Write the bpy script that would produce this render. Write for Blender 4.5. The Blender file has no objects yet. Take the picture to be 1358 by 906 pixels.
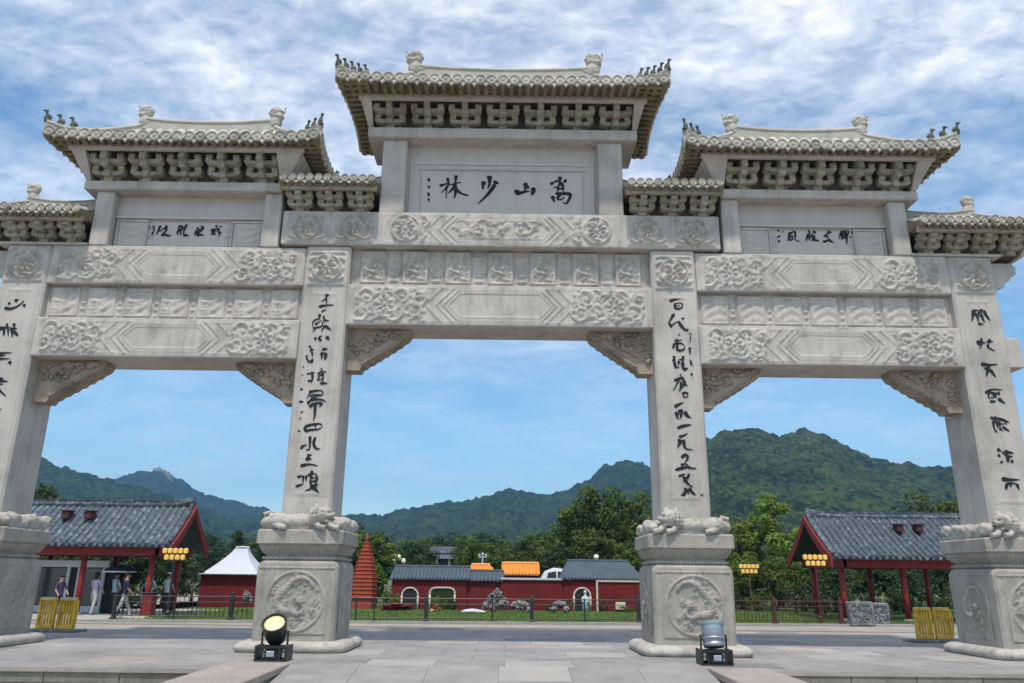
import bpy, bmesh, math, random
import numpy as np
from mathutils import Vector, Matrix, noise
random.seed(7)
S = bpy.context.scene
COL = S.collection
R = math.radians
PI = math.pi

# ------------------------------------------------------------------ camera
cam_d = bpy.data.cameras.new('camera')
cam = bpy.data.objects.new('camera', cam_d); COL.objects.link(cam)
cam_d.sensor_width = 36.0
cam_d.lens = 36.0 * 1024.6 / 1358.0
cam_d.clip_start = 0.1; cam_d.clip_end = 20000
cam.location = (0, 0, 1.445)
YAW, PITCH, ROLL = R(0.26), R(16.95), R(0.64)
cam.matrix_world = (Matrix.Translation((0, 0, 1.445)) @ Matrix.Rotation(-YAW, 4, 'Z') @
                    Matrix.Rotation(PI/2 + PITCH, 4, 'X') @ Matrix.Rotation(ROLL, 4, 'Z'))
S.camera = cam

# ------------------------------------------------------------------ sky and sun
SUN_EL, SUN_AZ = 67.0, 186.0            # azimuth clockwise from +Y: the sun stands high behind the camera
W = bpy.data.worlds.new('World'); S.world = W; W.use_nodes = True
nt = W.node_tree; nt.nodes.clear()
def N(t, k, **kw):
    n = t.nodes.new(k)
    for a, v in kw.items(): setattr(n, a, v)
    return n
def ramp(t, stops, interp='LINEAR'):
    n = N(t, 'ShaderNodeValToRGB'); cr = n.color_ramp; cr.interpolation = interp
    while len(cr.elements) < len(stops): cr.elements.new(0.5)
    for e, (p, c) in zip(cr.elements, stops):
        e.position = p; e.color = c if len(c) == 4 else (*c, 1)
    return n
wout = N(nt, 'ShaderNodeOutputWorld'); bg = N(nt, 'ShaderNodeBackground')
sky = N(nt, 'ShaderNodeTexSky', sky_type='NISHITA', sun_disc=False)
sky.sun_elevation = R(SUN_EL); sky.sun_rotation = R(SUN_AZ)
sky.air_density = 1.0; sky.dust_density = 0.3; sky.ozone_density = 3.0; sky.altitude = 300
tc = N(nt, 'ShaderNodeTexCoord')
sep = N(nt, 'ShaderNodeSeparateXYZ'); nt.links.new(tc.outputs['Generated'], sep.inputs[0])
def wm(op, a, b=None, c=None):
    n = N(nt, 'ShaderNodeMath', operation=op)
    for i, v in enumerate((a, b, c)):
        if v is None: continue
        if isinstance(v, (int, float)): n.inputs[i].default_value = v
        else: nt.links.new(v, n.inputs[i])
    return n.outputs[0]
zc = wm('ADD', wm('MAXIMUM', sep.outputs['Z'], 0.0), 0.16)
cmb = N(nt, 'ShaderNodeCombineXYZ')
nt.links.new(wm('DIVIDE', sep.outputs['X'], zc), cmb.inputs[0])
nt.links.new(wm('DIVIDE', sep.outputs['Y'], zc), cmb.inputs[1])
mp = N(nt, 'ShaderNodeMapping'); mp.inputs['Rotation'].default_value = (0, 0, R(28)); mp.inputs['Scale'].default_value = (0.85, 1.2, 1)
mp.inputs['Location'].default_value = (2.3, 0.7, 0)
nt.links.new(cmb.outputs[0], mp.inputs[0])
def wnoise(scale, detail, rough, dist=0.0, vec=None):
    n = N(nt, 'ShaderNodeTexNoise'); n.inputs['Scale'].default_value = scale; n.inputs['Detail'].default_value = detail
    n.inputs['Roughness'].default_value = rough; n.inputs['Distortion'].default_value = dist
    nt.links.new(vec or mp.outputs[0], n.inputs['Vector']); return n.outputs[0]
big = wnoise(1.1, 3, 0.5, 0.3)
mid = wnoise(4.2, 8, 0.60, 0.25)
fine = wnoise(21.0, 5, 0.55, 0.35)
veil = ramp(nt, [(0.36, (0,)*3), (0.66, (1,)*3)]); nt.links.new(wm('ADD', wm('MULTIPLY', big, 0.6), wm('MULTIPLY', mid, 0.4)), veil.inputs[0])
fl = ramp(nt, [(0.40, (0,)*3), (0.62, (1,)*3)]); nt.links.new(wm('ADD', wm('MULTIPLY', fine, 0.55), wm('MULTIPLY', mid, 0.45)), fl.inputs[0])
hi = ramp(nt, [(0.26, (0,)*3), (0.50, (1,)*3)]); nt.links.new(sep.outputs['Z'], hi.inputs[0])       # the cloud field thins out towards the horizon
amt = wm('MULTIPLY', wm('ADD', wm('MULTIPLY', veil.outputs[0], 0.42), wm('MULTIPLY', fl.outputs[0], wm('ADD', wm('MULTIPLY', veil.outputs[0], 0.38), 0.09))), wm('ADD', wm('MULTIPLY', hi.outputs[0], 0.74), 0.24))
tint = N(nt, 'ShaderNodeMixRGB', blend_type='MULTIPLY'); tint.inputs[0].default_value = 1.0
tint.inputs[2].default_value = (0.62, 0.78, 0.76, 1); nt.links.new(sky.outputs[0], tint.inputs[1])
mix = N(nt, 'ShaderNodeMixRGB'); nt.links.new(amt, mix.inputs[0]); nt.links.new(tint.outputs[0], mix.inputs[1])
mix.inputs[2].default_value = (6.3, 6.2, 6.1, 1)
nt.links.new(mix.outputs[0], bg.inputs[0]); bg.inputs[1].default_value = 0.15
nt.links.new(bg.outputs[0], wout.inputs[0])
sd = bpy.data.lights.new('sun', 'SUN'); sun = bpy.data.objects.new('sun', sd); COL.objects.link(sun)
sd.energy = 2.2; sd.angle = R(2.5); sd.color = (1.0, 0.93, 0.82)
az = R(SUN_AZ); el = R(SUN_EL)
sun.rotation_euler = Vector((math.sin(az)*math.cos(el), math.cos(az)*math.cos(el), math.sin(el))).to_track_quat('Z', 'Y').to_euler()
sun.location = (0, -10, 40)
S.view_settings.view_transform = 'Standard'; S.view_settings.look = 'None'
S.view_settings.exposure = 0.84; S.view_settings.gamma = 1.0
S.cycles.use_denoising = True
S.cycles.max_bounces = 6; S.cycles.volume_bounces = 0; S.cycles.transparent_max_bounces = 8

# ------------------------------------------------------------------ materials
MATS = {}
def mat(name, col, rough=0.8, var=0.25, vscale=1.5, bump=0.3, bscale=30.0, col2=None, c2lo=0.5, c2hi=0.7, c2scale=2.0,
        metal=0.0, rnd=0.0, streak=0.0, speck=0.0, bdist=0.01, emit=None, spec=0.3):
    m = bpy.data.materials.new(name); m.use_nodes = True; t = m.node_tree; t.nodes.clear()
    o = N(t, 'ShaderNodeOutputMaterial'); b = N(t, 'ShaderNodeBsdfPrincipled'); t.links.new(b.outputs[0], o.inputs[0])
    b.inputs['Roughness'].default_value = rough; b.inputs['Metallic'].default_value = metal
    b.inputs['Specular IOR Level'].default_value = spec
    geo = N(t, 'ShaderNodeNewGeometry'); vec = geo.outputs['Position']
    def nz(scale, det=5, ro=0.6, v=None):
        n = N(t, 'ShaderNodeTexNoise'); n.inputs['Scale'].default_value = scale; n.inputs['Detail'].default_value = det
        n.inputs['Roughness'].default_value = ro; t.links.new(v or vec, n.inputs['Vector']); return n.outputs[0]
    def mixc(blend, fac, a, bb):
        n = N(t, 'ShaderNodeMixRGB', blend_type=blend)
        for i, v in ((0, fac), (1, a), (2, bb)):
            if isinstance(v, (int, float)): n.inputs[i].default_value = v
            elif isinstance(v, tuple): n.inputs[i].default_value = (*v, 1)
            else: t.links.new(v, n.inputs[i])
        return n.outputs[0]
    c = col
    if col2:
        rp = ramp(t, [(c2lo, (0,)*3), (c2hi, (1,)*3)]); t.links.new(nz(c2scale, 8, 0.65), rp.inputs[0])
        c = mixc('MIX', rp.outputs[0], col, col2)
    rp = ramp(t, [(0.25, (1-var,)*3), (0.75, (1+var*0.6,)*3)]); t.links.new(nz(vscale, 7, 0.65), rp.inputs[0])
    c = mixc('MULTIPLY', 1.0, c, rp.outputs[0])
    if speck:
        rp = ramp(t, [(0.35, (1-speck,)*3), (0.6, (1+speck*0.4,)*3)]); t.links.new(nz(bscale*1.3, 3, 0.7), rp.inputs[0])
        c = mixc('MULTIPLY', 1.0, c, rp.outputs[0])
    if streak:
        mp_ = N(t, 'ShaderNodeMapping'); mp_.inputs['Scale'].default_value = (3.5, 3.5, 0.28); t.links.new(vec, mp_.inputs[0])
        rp = ramp(t, [(0.45, (1,)*3), (0.75, (1-streak,)*3)]); t.links.new(nz(1.6, 6, 0.7, mp_.outputs[0]), rp.inputs[0])
        c = mixc('MULTIPLY', 1.0, c, rp.outputs[0])
    if rnd:
        oi = N(t, 'ShaderNodeObjectInfo'); mr = N(t, 'ShaderNodeMapRange')
        mr.inputs['To Min'].default_value = 1-rnd; mr.inputs['To Max'].default_value = 1+rnd*0.7
        t.links.new(oi.outputs['Random'], mr.inputs['Value']); c = mixc('MULTIPLY', 1.0, c, mr.outputs[0])
    if isinstance(c, tuple): b.inputs['Base Color'].default_value = (*c, 1)
    else: t.links.new(c, b.inputs['Base Color'])
    if bump:
        bn = N(t, 'ShaderNodeBump'); bn.inputs['Strength'].default_value = bump; bn.inputs['Distance'].default_value = bdist
        t.links.new(nz(bscale, 5, 0.7), bn.inputs['Height']); t.links.new(bn.outputs[0], b.inputs['Normal'])
    if emit:
        b.inputs['Emission Color'].default_value = (*emit[:3], 1); b.inputs['Emission Strength'].default_value = emit[3]
    m['k'] = 1; MATS[name] = m; return m
stone = mat('pale_granite', (0.52, 0.472, 0.428), 0.85, 0.18, 0.8, 0.35, 35, (0.36, 0.33, 0.295), 0.48, 0.72, 1.1, streak=0.26, speck=0.12)
carved = mat('carved_granite', (0.54, 0.485, 0.435), 0.9, 0.18, 1.6, 0.5, 30, (0.35, 0.32, 0.28), 0.50, 0.70, 2.2, streak=0.28, speck=0.14)
plaque_m = mat('plaque_granite', (0.56, 0.512, 0.475), 0.8, 0.12, 0.9, 0.25, 35, (0.42, 0.40, 0.37), 0.45, 0.75, 0.9, streak=0.12, speck=0.06)
pedm = mat('pedestal_granite', (0.41, 0.37, 0.32), 0.9, 0.25, 1.4, 0.6, 40, (0.29, 0.27, 0.235), 0.46, 0.70, 2.6, streak=0.22, speck=0.24)
lionm = mat('weathered_granite', (0.47, 0.43, 0.38), 0.9, 0.30, 3.0, 0.7, 25, (0.28, 0.26, 0.22), 0.52, 0.68, 4.0, speck=0.22)
tilem = mat('lichen_roof_stone', (0.55, 0.50, 0.43), 0.9, 0.28, 2.5, 0.6, 30, (0.33, 0.31, 0.25), 0.46, 0.66, 2.4, speck=0.22, rnd=0.10)
ridgem = mat('ridge_stone', (0.48, 0.44, 0.38), 0.9, 0.22, 1.5, 0.5, 30, (0.33, 0.31, 0.25), 0.55, 0.75, 1.8, speck=0.14)
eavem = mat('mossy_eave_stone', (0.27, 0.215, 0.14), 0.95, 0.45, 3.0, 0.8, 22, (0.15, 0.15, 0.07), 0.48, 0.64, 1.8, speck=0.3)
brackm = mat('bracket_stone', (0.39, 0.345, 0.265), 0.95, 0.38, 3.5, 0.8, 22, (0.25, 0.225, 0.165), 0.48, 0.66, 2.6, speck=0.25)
recess_shade = mat('painted_shade_stone', (0.11, 0.09, 0.06), 0.95, 0.4, 3, 0.6, 20)  # shade in the gaps behind the brackets, painted as dark brown stone
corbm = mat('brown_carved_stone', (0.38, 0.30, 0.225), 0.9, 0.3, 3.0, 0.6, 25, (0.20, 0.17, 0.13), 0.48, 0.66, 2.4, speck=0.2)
ink = mat('black_paint', (0.014, 0.015, 0.017), 0.7, 0.3, 9, 0.2, 40)
finm = mat('dark_figure_stone', (0.16, 0.17, 0.13), 0.95, 0.4, 8, 0.6, 25, (0.08, 0.09, 0.07), 0.4, 0.6, 6)
slabm = mat('paving_slab', (0.30, 0.282, 0.268), 0.75, 0.26, 1.6, 0.25, 30, (0.235, 0.225, 0.217), 0.46, 0.66, 0.55, rnd=0.08, speck=0.06, spec=0.35)
pinkm = mat('pink_granite_slab', (0.33, 0.275, 0.24), 0.8, 0.12, 1.2, 0.25, 30, (0.42, 0.36, 0.32), 0.45, 0.7, 0.8, rnd=0.08, speck=0.08)
stepm = mat('step_stone', (0.24, 0.215, 0.18), 0.9, 0.3, 2.2, 0.6, 25, (0.24, 0.22, 0.18), 0.5, 0.7, 2.0, rnd=0.14, speck=0.2, streak=0.25)
red = mat('red_paint', (0.27, 0.030, 0.022), 0.6, 0.25, 3, 0.2, 25, streak=0.2)
redwall = mat('red_plaster', (0.17, 0.016, 0.016), 0.85, 0.22, 1.2, 0.4, 20, (0.16, 0.022, 0.02), 0.45, 0.7, 1.0, streak=0.25)
redbrick = mat('red_brick', (0.42, 0.085, 0.055), 0.9, 0.25, 3, 0.5, 30, rnd=0.15)
gtile = mat('grey_clay_tile', (0.065, 0.085, 0.11), 0.75, 0.40, 2.6, 0.5, 25, (0.25, 0.28, 0.31), 0.50, 0.66, 6.5, rnd=0.22)
gflat = mat('blue_grey_roof', (0.075, 0.10, 0.125), 0.7, 0.25, 2, 0.4, 25, rnd=0.1)
orange = mat('orange_glazed_tile', (0.72, 0.24, 0.02), 0.45, 0.15, 3, 0.2, 25, spec=0.5)
white = mat('white_paint', (0.52, 0.55, 0.60), 0.6, 0.08, 2, 0.1, 20)
cream = mat('cream_plaster', (0.62, 0.55, 0.45), 0.8, 0.15, 2, 0.2, 20)
black = mat('black_metal', (0.018, 0.018, 0.02), 0.45, 0.2, 5, 0.1, 30, spec=0.5)
railred = mat('rust_red_metal', (0.09, 0.028, 0.028), 0.6, 0.3, 5, 0.2, 30)
steel = mat('brushed_steel', (0.42, 0.47, 0.52), 0.48, 0.15, 6, 0.1, 30, metal=0.9)
lens = mat('amber_lens', (0.80, 0.74, 0.38), 0.25, 0.1, 20, 0.2, 60, spec=0.6)
yellow = mat('yellow_plastic', (0.80, 0.50, 0.03), 0.35, 0.3, 9, 0.1, 30, (0.62, 0.30, 0.015), 0.45, 0.6, 5, spec=0.5)
gold = mat('gold_lantern', (0.85, 0.55, 0.14), 0.5, 0.12, 9, 0.1, 30, emit=(1.0, 0.62, 0.16, 0.12))
dark = mat('dark_interior', (0.03, 0.03, 0.032), 0.8, 0.2, 3, 0)
glass = mat('dark_glass', (0.04, 0.05, 0.06), 0.12, 0.1, 2, 0, spec=0.7)
bark = mat('bark', (0.10, 0.075, 0.05), 0.95, 0.35, 6, 0.6, 20)
rock = mat('garden_rock', (0.33, 0.30, 0.29), 0.95, 0.5, 5, 0.9, 15, (0.10, 0.09, 0.09), 0.45, 0.58, 5)
dgrey = mat('grey_carved_stone', (0.15, 0.16, 0.17), 0.9, 0.35, 5, 0.8, 20, (0.32, 0.33, 0.34), 0.5, 0.62, 6)
pastel = mat('painted_red_flowers', (0.55, 0.10, 0.07), 0.8, 0.3, 9, 0.3, 25, (0.65, 0.45, 0.38), 0.5, 0.6, 9)

def leafmat(name, a, b, c):
    m = bpy.data.materials.new(name); m.use_nodes = True; t = m.node_tree; t.nodes.clear()
    o = N(t, 'ShaderNodeOutputMaterial'); p = N(t, 'ShaderNodeBsdfPrincipled')
    geo = N(t, 'ShaderNodeNewGeometry'); oi = N(t, 'ShaderNodeObjectInfo')
    rp = ramp(t, [(0.0, a), (0.5, b), (1.0, c)])
    n = N(t, 'ShaderNodeTexNoise'); n.inputs['Scale'].default_value = 0.9; n.inputs['Detail'].default_value = 4
    tcn = N(t, 'ShaderNodeTexCoord'); t.links.new(tcn.outputs['Object'], n.inputs['Vector'])
    mth = N(t, 'ShaderNodeMath', operation='MULTIPLY_ADD'); mth.inputs[1].default_value = 1.3; mth.inputs[2].default_value = -0.45
    t.links.new(n.outputs[0], mth.inputs[0])
    ad = N(t, 'ShaderNodeMath', operation='MULTIPLY_ADD'); ad.inputs[1].default_value = 0.45
    t.links.new(geo.outputs['Random Per Island'], ad.inputs[0]); t.links.new(mth.outputs[0], ad.inputs[2])
    t.links.new(ad.outputs[0], rp.inputs[0])
    hs = N(t, 'ShaderNodeHueSaturation'); mr = N(t, 'ShaderNodeMapRange'); mr.inputs['To Min'].default_value = 0.75; mr.inputs['To Max'].default_value = 1.25
    t.links.new(oi.outputs['Random'], mr.inputs['Value']); t.links.new(mr.outputs[0], hs.inputs['Value']); t.links.new(rp.outputs[0], hs.inputs['Color'])
    t.links.new(hs.outputs[0], p.inputs['Base Color']); p.inputs['Roughness'].default_value = 0.6; p.inputs['Specular IOR Level'].default_value = 0.25
    tr = N(t, 'ShaderNodeBsdfTranslucent'); t.links.new(hs.outputs[0], tr.inputs[0])
    mx = N(t, 'ShaderNodeMixShader'); mx.inputs[0].default_value = 0.25
    t.links.new(p.outputs[0], mx.inputs[1]); t.links.new(tr.outputs[0], mx.inputs[2]); t.links.new(mx.outputs[0], o.inputs[0])
    return m
leaf_mid = leafmat('mid_green_leaves', (0.030, 0.062, 0.009), (0.085, 0.130, 0.015), (0.20, 0.225, 0.028))
leaf_dark = leafmat('dark_green_leaves', (0.018, 0.040, 0.012), (0.038, 0.074, 0.018), (0.080, 0.120, 0.025))
leaf_light = leafmat('light_green_leaves', (0.070, 0.120, 0.018), (0.150, 0.215, 0.028), (0.26, 0.30, 0.05))

# ------------------------------------------------------------------ mesh helpers (all in world metres; obj() moves them to the thing's base)
class B:
    def __init__(s): s.v = []; s.f = []; s.m = []; s.mi = 0
    def add(s, vs, fs):
        o = len(s.v); s.v += [tuple(p) for p in vs]; s.f += [tuple(i+o for i in f) for f in fs]; s.m += [s.mi]*len(fs); return s
    def hexa(s, p):         # 8 points: bottom 4 counter-clockwise, top 4
        return s.add(p, [(3, 2, 1, 0), (4, 5, 6, 7), (0, 1, 5, 4), (1, 2, 6, 5), (2, 3, 7, 6), (3, 0, 4, 7)])
    def box(s, x0, x1, y0, y1, z0, z1, c=0.0):
        if c <= 0:
            return s.hexa([(x0, y0, z0), (x1, y0, z0), (x1, y1, z0), (x0, y1, z0), (x0, y0, z1), (x1, y0, z1), (x1, y1, z1), (x0, y1, z1)])
        def ring(z, i): return [(x0+i+c, y0+i, z), (x1-i-c, y0+i, z), (x1-i, y0+i+c, z), (x1-i, y1-i-c, z), (x1-i-c, y1-i, z), (x0+i+c, y1-i, z), (x0+i, y1-i-c, z), (x0+i, y0+i+c, z)]
        return s.loft([ring(z0, c*0.8), ring(z0+c, 0), ring(z1-c, 0), ring(z1, c*0.8)])
    def loft(s, rings, cap0=True, cap1=True, closed=True):
        n = len(rings[0]); vs = [p for r in rings for p in r]; fs = []
        for k in range(len(rings)-1):
            for i in range(n if closed else n-1):
                j = (i+1) % n; fs.append((k*n+i, k*n+j, (k+1)*n+j, (k+1)*n+i))
        if cap0: fs.append(tuple(reversed(range(n))))
        if cap1: fs.append(tuple((len(rings)-1)*n+i for i in range(n)))
        return s.add(vs, fs)
    def sq(s, cx, cy, prof, rat=1.0, c=0.04):     # square-section turning: prof = [(z, half)]
        rs = []
        for z, h in prof:
            a, b_ = h, h*rat; cc = min(c, a*0.3)
            rs.append([(cx-a+cc, cy-b_, z), (cx+a-cc, cy-b_, z), (cx+a, cy-b_+cc, z), (cx+a, cy+b_-cc, z), (cx+a-cc, cy+b_, z), (cx-a+cc, cy+b_, z), (cx-a, cy+b_-cc, z), (cx-a, cy-b_+cc, z)])
        return s.loft(rs)
    def lathe(s, cx, cy, prof, n=16):
        return s.loft([[(cx+r*math.cos(2*PI*i/n), cy+r*math.sin(2*PI*i/n), z) for i in range(n)] for z, r in prof])
    def tube(s, pts, r, n=8, flat=1.0):
        P = [Vector(p) for p in pts]; rs = []
        if isinstance(r, (int, float)): r = [r]*len(P)
        up = Vector((0, 0, 1))
        for i, p in enumerate(P):
            d = (P[min(i+1, len(P)-1)]-P[max(i-1, 0)]).normalized()
            a = d.cross(up)
            if a.length < 0.05: a = d.cross(Vector((0, 1, 0)))
            a.normalize(); b_ = a.cross(d).normalized()
            rs.append([p + a*(r[i]*math.cos(2*PI*k/n)) + b_*(r[i]*flat*math.sin(2*PI*k/n)) for k in range(n)])
        return s.loft(rs)
    def ball(s, c, r, n=10, m=7, rot=None, nz=0.0, fq=3.0, seed=0):
        r = (r,)*3 if isinstance(r, (int, float)) else r; vs = []; fs = []
        for j in range(m+1):
            th = PI*j/m
            for i in range(n):
                ph = 2*PI*i/n; d = Vector((math.sin(th)*math.cos(ph), math.sin(th)*math.sin(ph), math.cos(th)))
                k = 1.0
                if nz: k += nz*noise.noise(d*fq+Vector((seed*7.3, seed*1.7, 0)))
                p = Vector((d.x*r[0]*k, d.y*r[1]*k, d.z*r[2]*k))
                if rot: p = Matrix.Rotation(rot, 3, 'Z') @ p
                vs.append(p+Vector(c))
        for j in range(m):
            for i in range(n): fs.append((j*n+i, (j+1)*n+i, (j+1)*n+(i+1) % n, j*n+(i+1) % n))
        return s.add(vs, fs)
    def prism(s, poly, y0, y1):     # polygon in x,z extruded along y
        n = len(poly)
        a = sum(poly[i][0]*poly[(i+1) % n][1]-poly[(i+1) % n][0]*poly[i][1] for i in range(n))
        if a < 0: poly = poly[::-1]
        vs = [(x, y0, z) for x, z in poly]+[(x, y1, z) for x, z in poly]
        return s.add(vs, [tuple(range(n)), tuple(reversed(range(n, 2*n)))]+[(i, i+n, (i+1) % n+n, (i+1) % n) for i in range(n)])
    def grid(s, P):                # P[j][i] points, faces turned towards -y when x grows with i and z with j
        nj = len(P); ni = len(P[0]); vs = [p for r in P for p in r]
        return s.add(vs, [(j*ni+i, j*ni+i+1, (j+1)*ni+i+1, (j+1)*ni+i) for j in range(nj-1) for i in range(ni-1)])
    def mesh(s, name, mats, off=(0, 0, 0), smooth=False):
        me = bpy.data.meshes.new(name)
        me.from_pydata([(x-off[0], y-off[1], z-off[2]) for x, y, z in s.v], [], s.f)
        for m in (mats if isinstance(mats, (list, tuple)) else [mats]): me.materials.append(m)
        if any(s.m): me.polygons.foreach_set('material_index', s.m)
        if smooth: me.polygons.foreach_set('use_smooth', [True]*len(s.f))
        me.update(); return me
ORG = {}
def org(o): return ORG.get(o.name, (0, 0, 0)) if o else (0, 0, 0)
def link(name, me, parent=None, loc=None):
    o = bpy.data.objects.new(name, me); COL.objects.link(o)
    if parent: o.parent = parent
    if loc is not None: o.location = loc
    return o
def obj(name, b, m, parent=None, smooth=False, at=None, label=None, kind=None):
    """mesh in world coordinates -> an object; a part keeps the origin of its thing, a top-level one stands at `at`"""
    base = org(parent) if parent else (at or (0, 0, 0))
    o = link(name, b.mesh(name, m, base, smooth), parent, None if parent else base)
    ORG[o.name] = base
    if label: o['label'] = label
    if kind: o['kind'] = kind
    return o
def inst(name, me, parent, loc, rz=0.0, sc=None, rx=0.0):     # shared mesh placed at a world point under its thing
    b_ = org(parent)
    o = link(name, me, parent, (loc[0]-b_[0], loc[1]-b_[1], loc[2]-b_[2])); o.rotation_euler = (rx, 0, rz)
    if sc: o.scale = sc
    return o
def thing(name, loc, label, cat, group=None):
    o = link(name, None, None, loc); o.empty_display_size = 0.3; ORG[o.name] = tuple(loc)
    o['label'] = label; o['category'] = cat
    if group: o['group'] = group
    return o
def tag(o, label, cat, group=None):
    o['label'] = label; o['category'] = cat
    if group: o['group'] = group
    return o

# ---- carving: height fields cut into flat faces
def smooth01(x): x = np.clip(x, 0, 1); return x*x*(3-2*x)
def curls(U, V, n, r0, r1, seed, box=None, h=0.055):
    rg = np.random.RandomState(seed); H = np.zeros_like(U)
    x0, x1, y0, y1 = box or (U.min(), U.max(), V.min(), V.max())
    for i in range(n):
        cx = rg.uniform(x0, x1); cy = rg.uniform(y0, y1); r = rg.uniform(r0, r1); ph = rg.uniform(0, 6.28); sg = rg.choice([-1, 1])
        k = rg.choice([1, 2, 5]); d = np.hypot(U-cx, V-cy)/r; th = np.arctan2(V-cy, U-cx)
        w = 0.55+0.45*np.cos(k*th+sg*d*7.5+ph)
        H = np.maximum(H, np.where(d < 1, (1-d**4)*smooth01(w*1.5-0.2)*(0.7+0.3*rg.rand()), 0))
    return H*h*1.15
def rosette(U, V, cx, cy, r, seed=0, h=0.06, pet=8, ring=True):
    d = np.hypot(U-cx, V-cy)/r; th = np.arctan2(V-cy, U-cx)
    p = (0.5+0.5*np.cos(pet*th+3*d))*np.exp(-((d-0.45)/0.28)**2)
    q = (0.5+0.5*np.cos(5*th-9*d+seed))*np.exp(-((d-0.75)/0.16)**2)
    H = np.maximum(np.maximum(p, q*0.8), np.exp(-(d/0.16)**2))
    if ring: H = np.maximum(H, 0.8*np.exp(-((d-1.0)/0.05)**2))
    return np.where(d < 1.12, H, 0)*h*1.25
def scroll(U, V, cx, cy, r, sg, h=0.05):
    """a spiral vine tendril round a small five-petalled flower"""
    d = np.hypot(U-cx, V-cy)/r; th = np.arctan2(V-cy, U-cx)
    arm = np.cos(sg*th-d*9.5); a = smooth01(arm*1.1+0.25)*(d > 0.34)*smooth01((1.02-d)*8)
    leaf = smooth01(np.cos(6*th+sg*6*d)*1.4-0.1)*(d > 0.62)*smooth01((1.02-d)*8)
    fl = smooth01((0.5+0.5*np.cos(5*th))*1.3-(d/0.34)**2*0.9)*(d < 0.34)+np.exp(-(d/0.09)**2)*0.5
    return h*np.maximum(np.maximum(a*0.85, leaf*0.75), fl)
def vine(U, V, x0, x1, y0, y1, seed, h=0.05):
    """two interleaved rows of tendrils filling a band"""
    H = np.zeros_like(U); rg = np.random.RandomState(seed); hh = y1-y0; r = hh*0.31; n = max(1, int(round((x1-x0)/(r*1.55))))
    for i in range(n):
        cx = x0+(i+0.5)*(x1-x0)/n
        for k, cy in enumerate((y0+hh*0.29, y1-hh*0.29)):
            H = np.maximum(H, scroll(U, V, cx+(0.25 if k else -0.25)*r+rg.uniform(-.02, .02), cy+rg.uniform(-.02, .02), r*rg.uniform(0.85, 1.05), 1 if (i+k) % 2 else -1, h))
    return H
def dragon(U, V, cx, cy, R_, fl=1, h=0.06, sx=1.0):
    """a coiling scaled dragon among clouds, drawn round a point"""
    t = np.linspace(0, 1, 46); a = 5.6*t+0.7; rad = R_*(0.80-0.52*t+0.10*np.sin(17*t))
    px = cx+fl*sx*rad*np.cos(a); py = cy+rad*np.sin(a); w = R_*(0.045+0.10*np.sin(PI*np.clip(t*0.95+0.08, 0, 1)))
    best = np.full(U.shape, 9.0); ti = np.zeros_like(U)
    for i in range(46):
        d = np.hypot(U-px[i], V-py[i])/w[i]; m = d < best; best = np.where(m, d, best); ti = np.where(m, i, ti)
    body = np.sqrt(np.clip(1-best**2, 0, 1))*(0.80+0.20*np.cos(ti*PI)*np.cos(best*5))
    H = body
    hx, hy = px[-1], py[-1]
    d = np.hypot(U-hx, V-hy)/(R_*0.17); th = np.arctan2(V-hy, U-hx); H = np.maximum(H, np.sqrt(np.clip(1-(d/(1+0.18*np.cos(7*th)))**2, 0, 1))*1.15-0.5*np.exp(-((np.hypot(U-hx-R_*.05, V-hy-R_*.04))/(R_*.03))**2))
    for i in (7, 17, 27, 36):                                  # legs with spread claws
        for s in (-1, 1):
            ax = a[i]; lx = px[i]+fl*s*R_*0.19*np.cos(ax); ly = py[i]+s*R_*0.19*np.sin(ax); d = np.hypot(U-lx, V-ly)/(R_*0.09); th = np.arctan2(V-ly, U-lx)
            H = np.maximum(H, 0.7*smooth01((1-d)*2)*(0.45+0.55*np.cos(2.5*th)**2))
    return h*H
def frame(U, V, w, h, m, t=0.012, hh=0.025):
    d = np.minimum(np.minimum(U, w-U), np.minimum(V, h-V)); return hh*np.exp(-((d-m)/t)**2)
def relief(name, parent, x0, x1, z0, z1, y, hf, m, step=0.026, side='front', gap=0.003, label=None):
    w = x1-x0; h = z1-z0; nu = max(4, int(w/step)); nv = max(4, int(h/step))
    U, V = np.meshgrid(np.linspace(0, w, nu), np.linspace(0, h, nv)); H = hf(U, V, w, h)
    e = np.minimum(np.minimum(U, w-U), np.minimum(V, h-V)); H = H*(e > 1e-4)+gap
    if side == 'front': P = np.stack([x0+U, y-H, z0+V], -1)
    elif side == 'right': P = np.stack([y+H, x0+U, z0+V], -1)      # face towards +x, x0..x1 run along y
    else: P = np.stack([y-H, x1-U, z0+V], -1)                      # face towards -x
    P = P.reshape(-1, 3)-np.array(org(parent))
    idx = np.arange(nu*nv).reshape(nv, nu)
    F = np.stack([idx[:-1, :-1], idx[:-1, 1:], idx[1:, 1:], idx[1:, :-1]], -1).reshape(-1, 4)
    me = bpy.data.meshes.new(name); me.vertices.add(len(P)); me.vertices.foreach_set('co', P.astype(np.float32).ravel())
    me.loops.add(F.size); me.loops.foreach_set('vertex_index', F.astype(np.int32).ravel())
    me.polygons.add(len(F)); me.polygons.foreach_set('loop_start', np.arange(0, F.size, 4, dtype=np.int32))
    me.polygons.foreach_set('loop_total', np.full(len(F), 4, dtype=np.int32)); me.polygons.foreach_set('use_smooth', np.ones(len(F), dtype=bool))
    me.materials.append(m); me.update(calc_edges=True); me.validate()
    o = link(name, me, parent); ORG[o.name] = org(parent)
    if label: o['label'] = label
    return o

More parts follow.
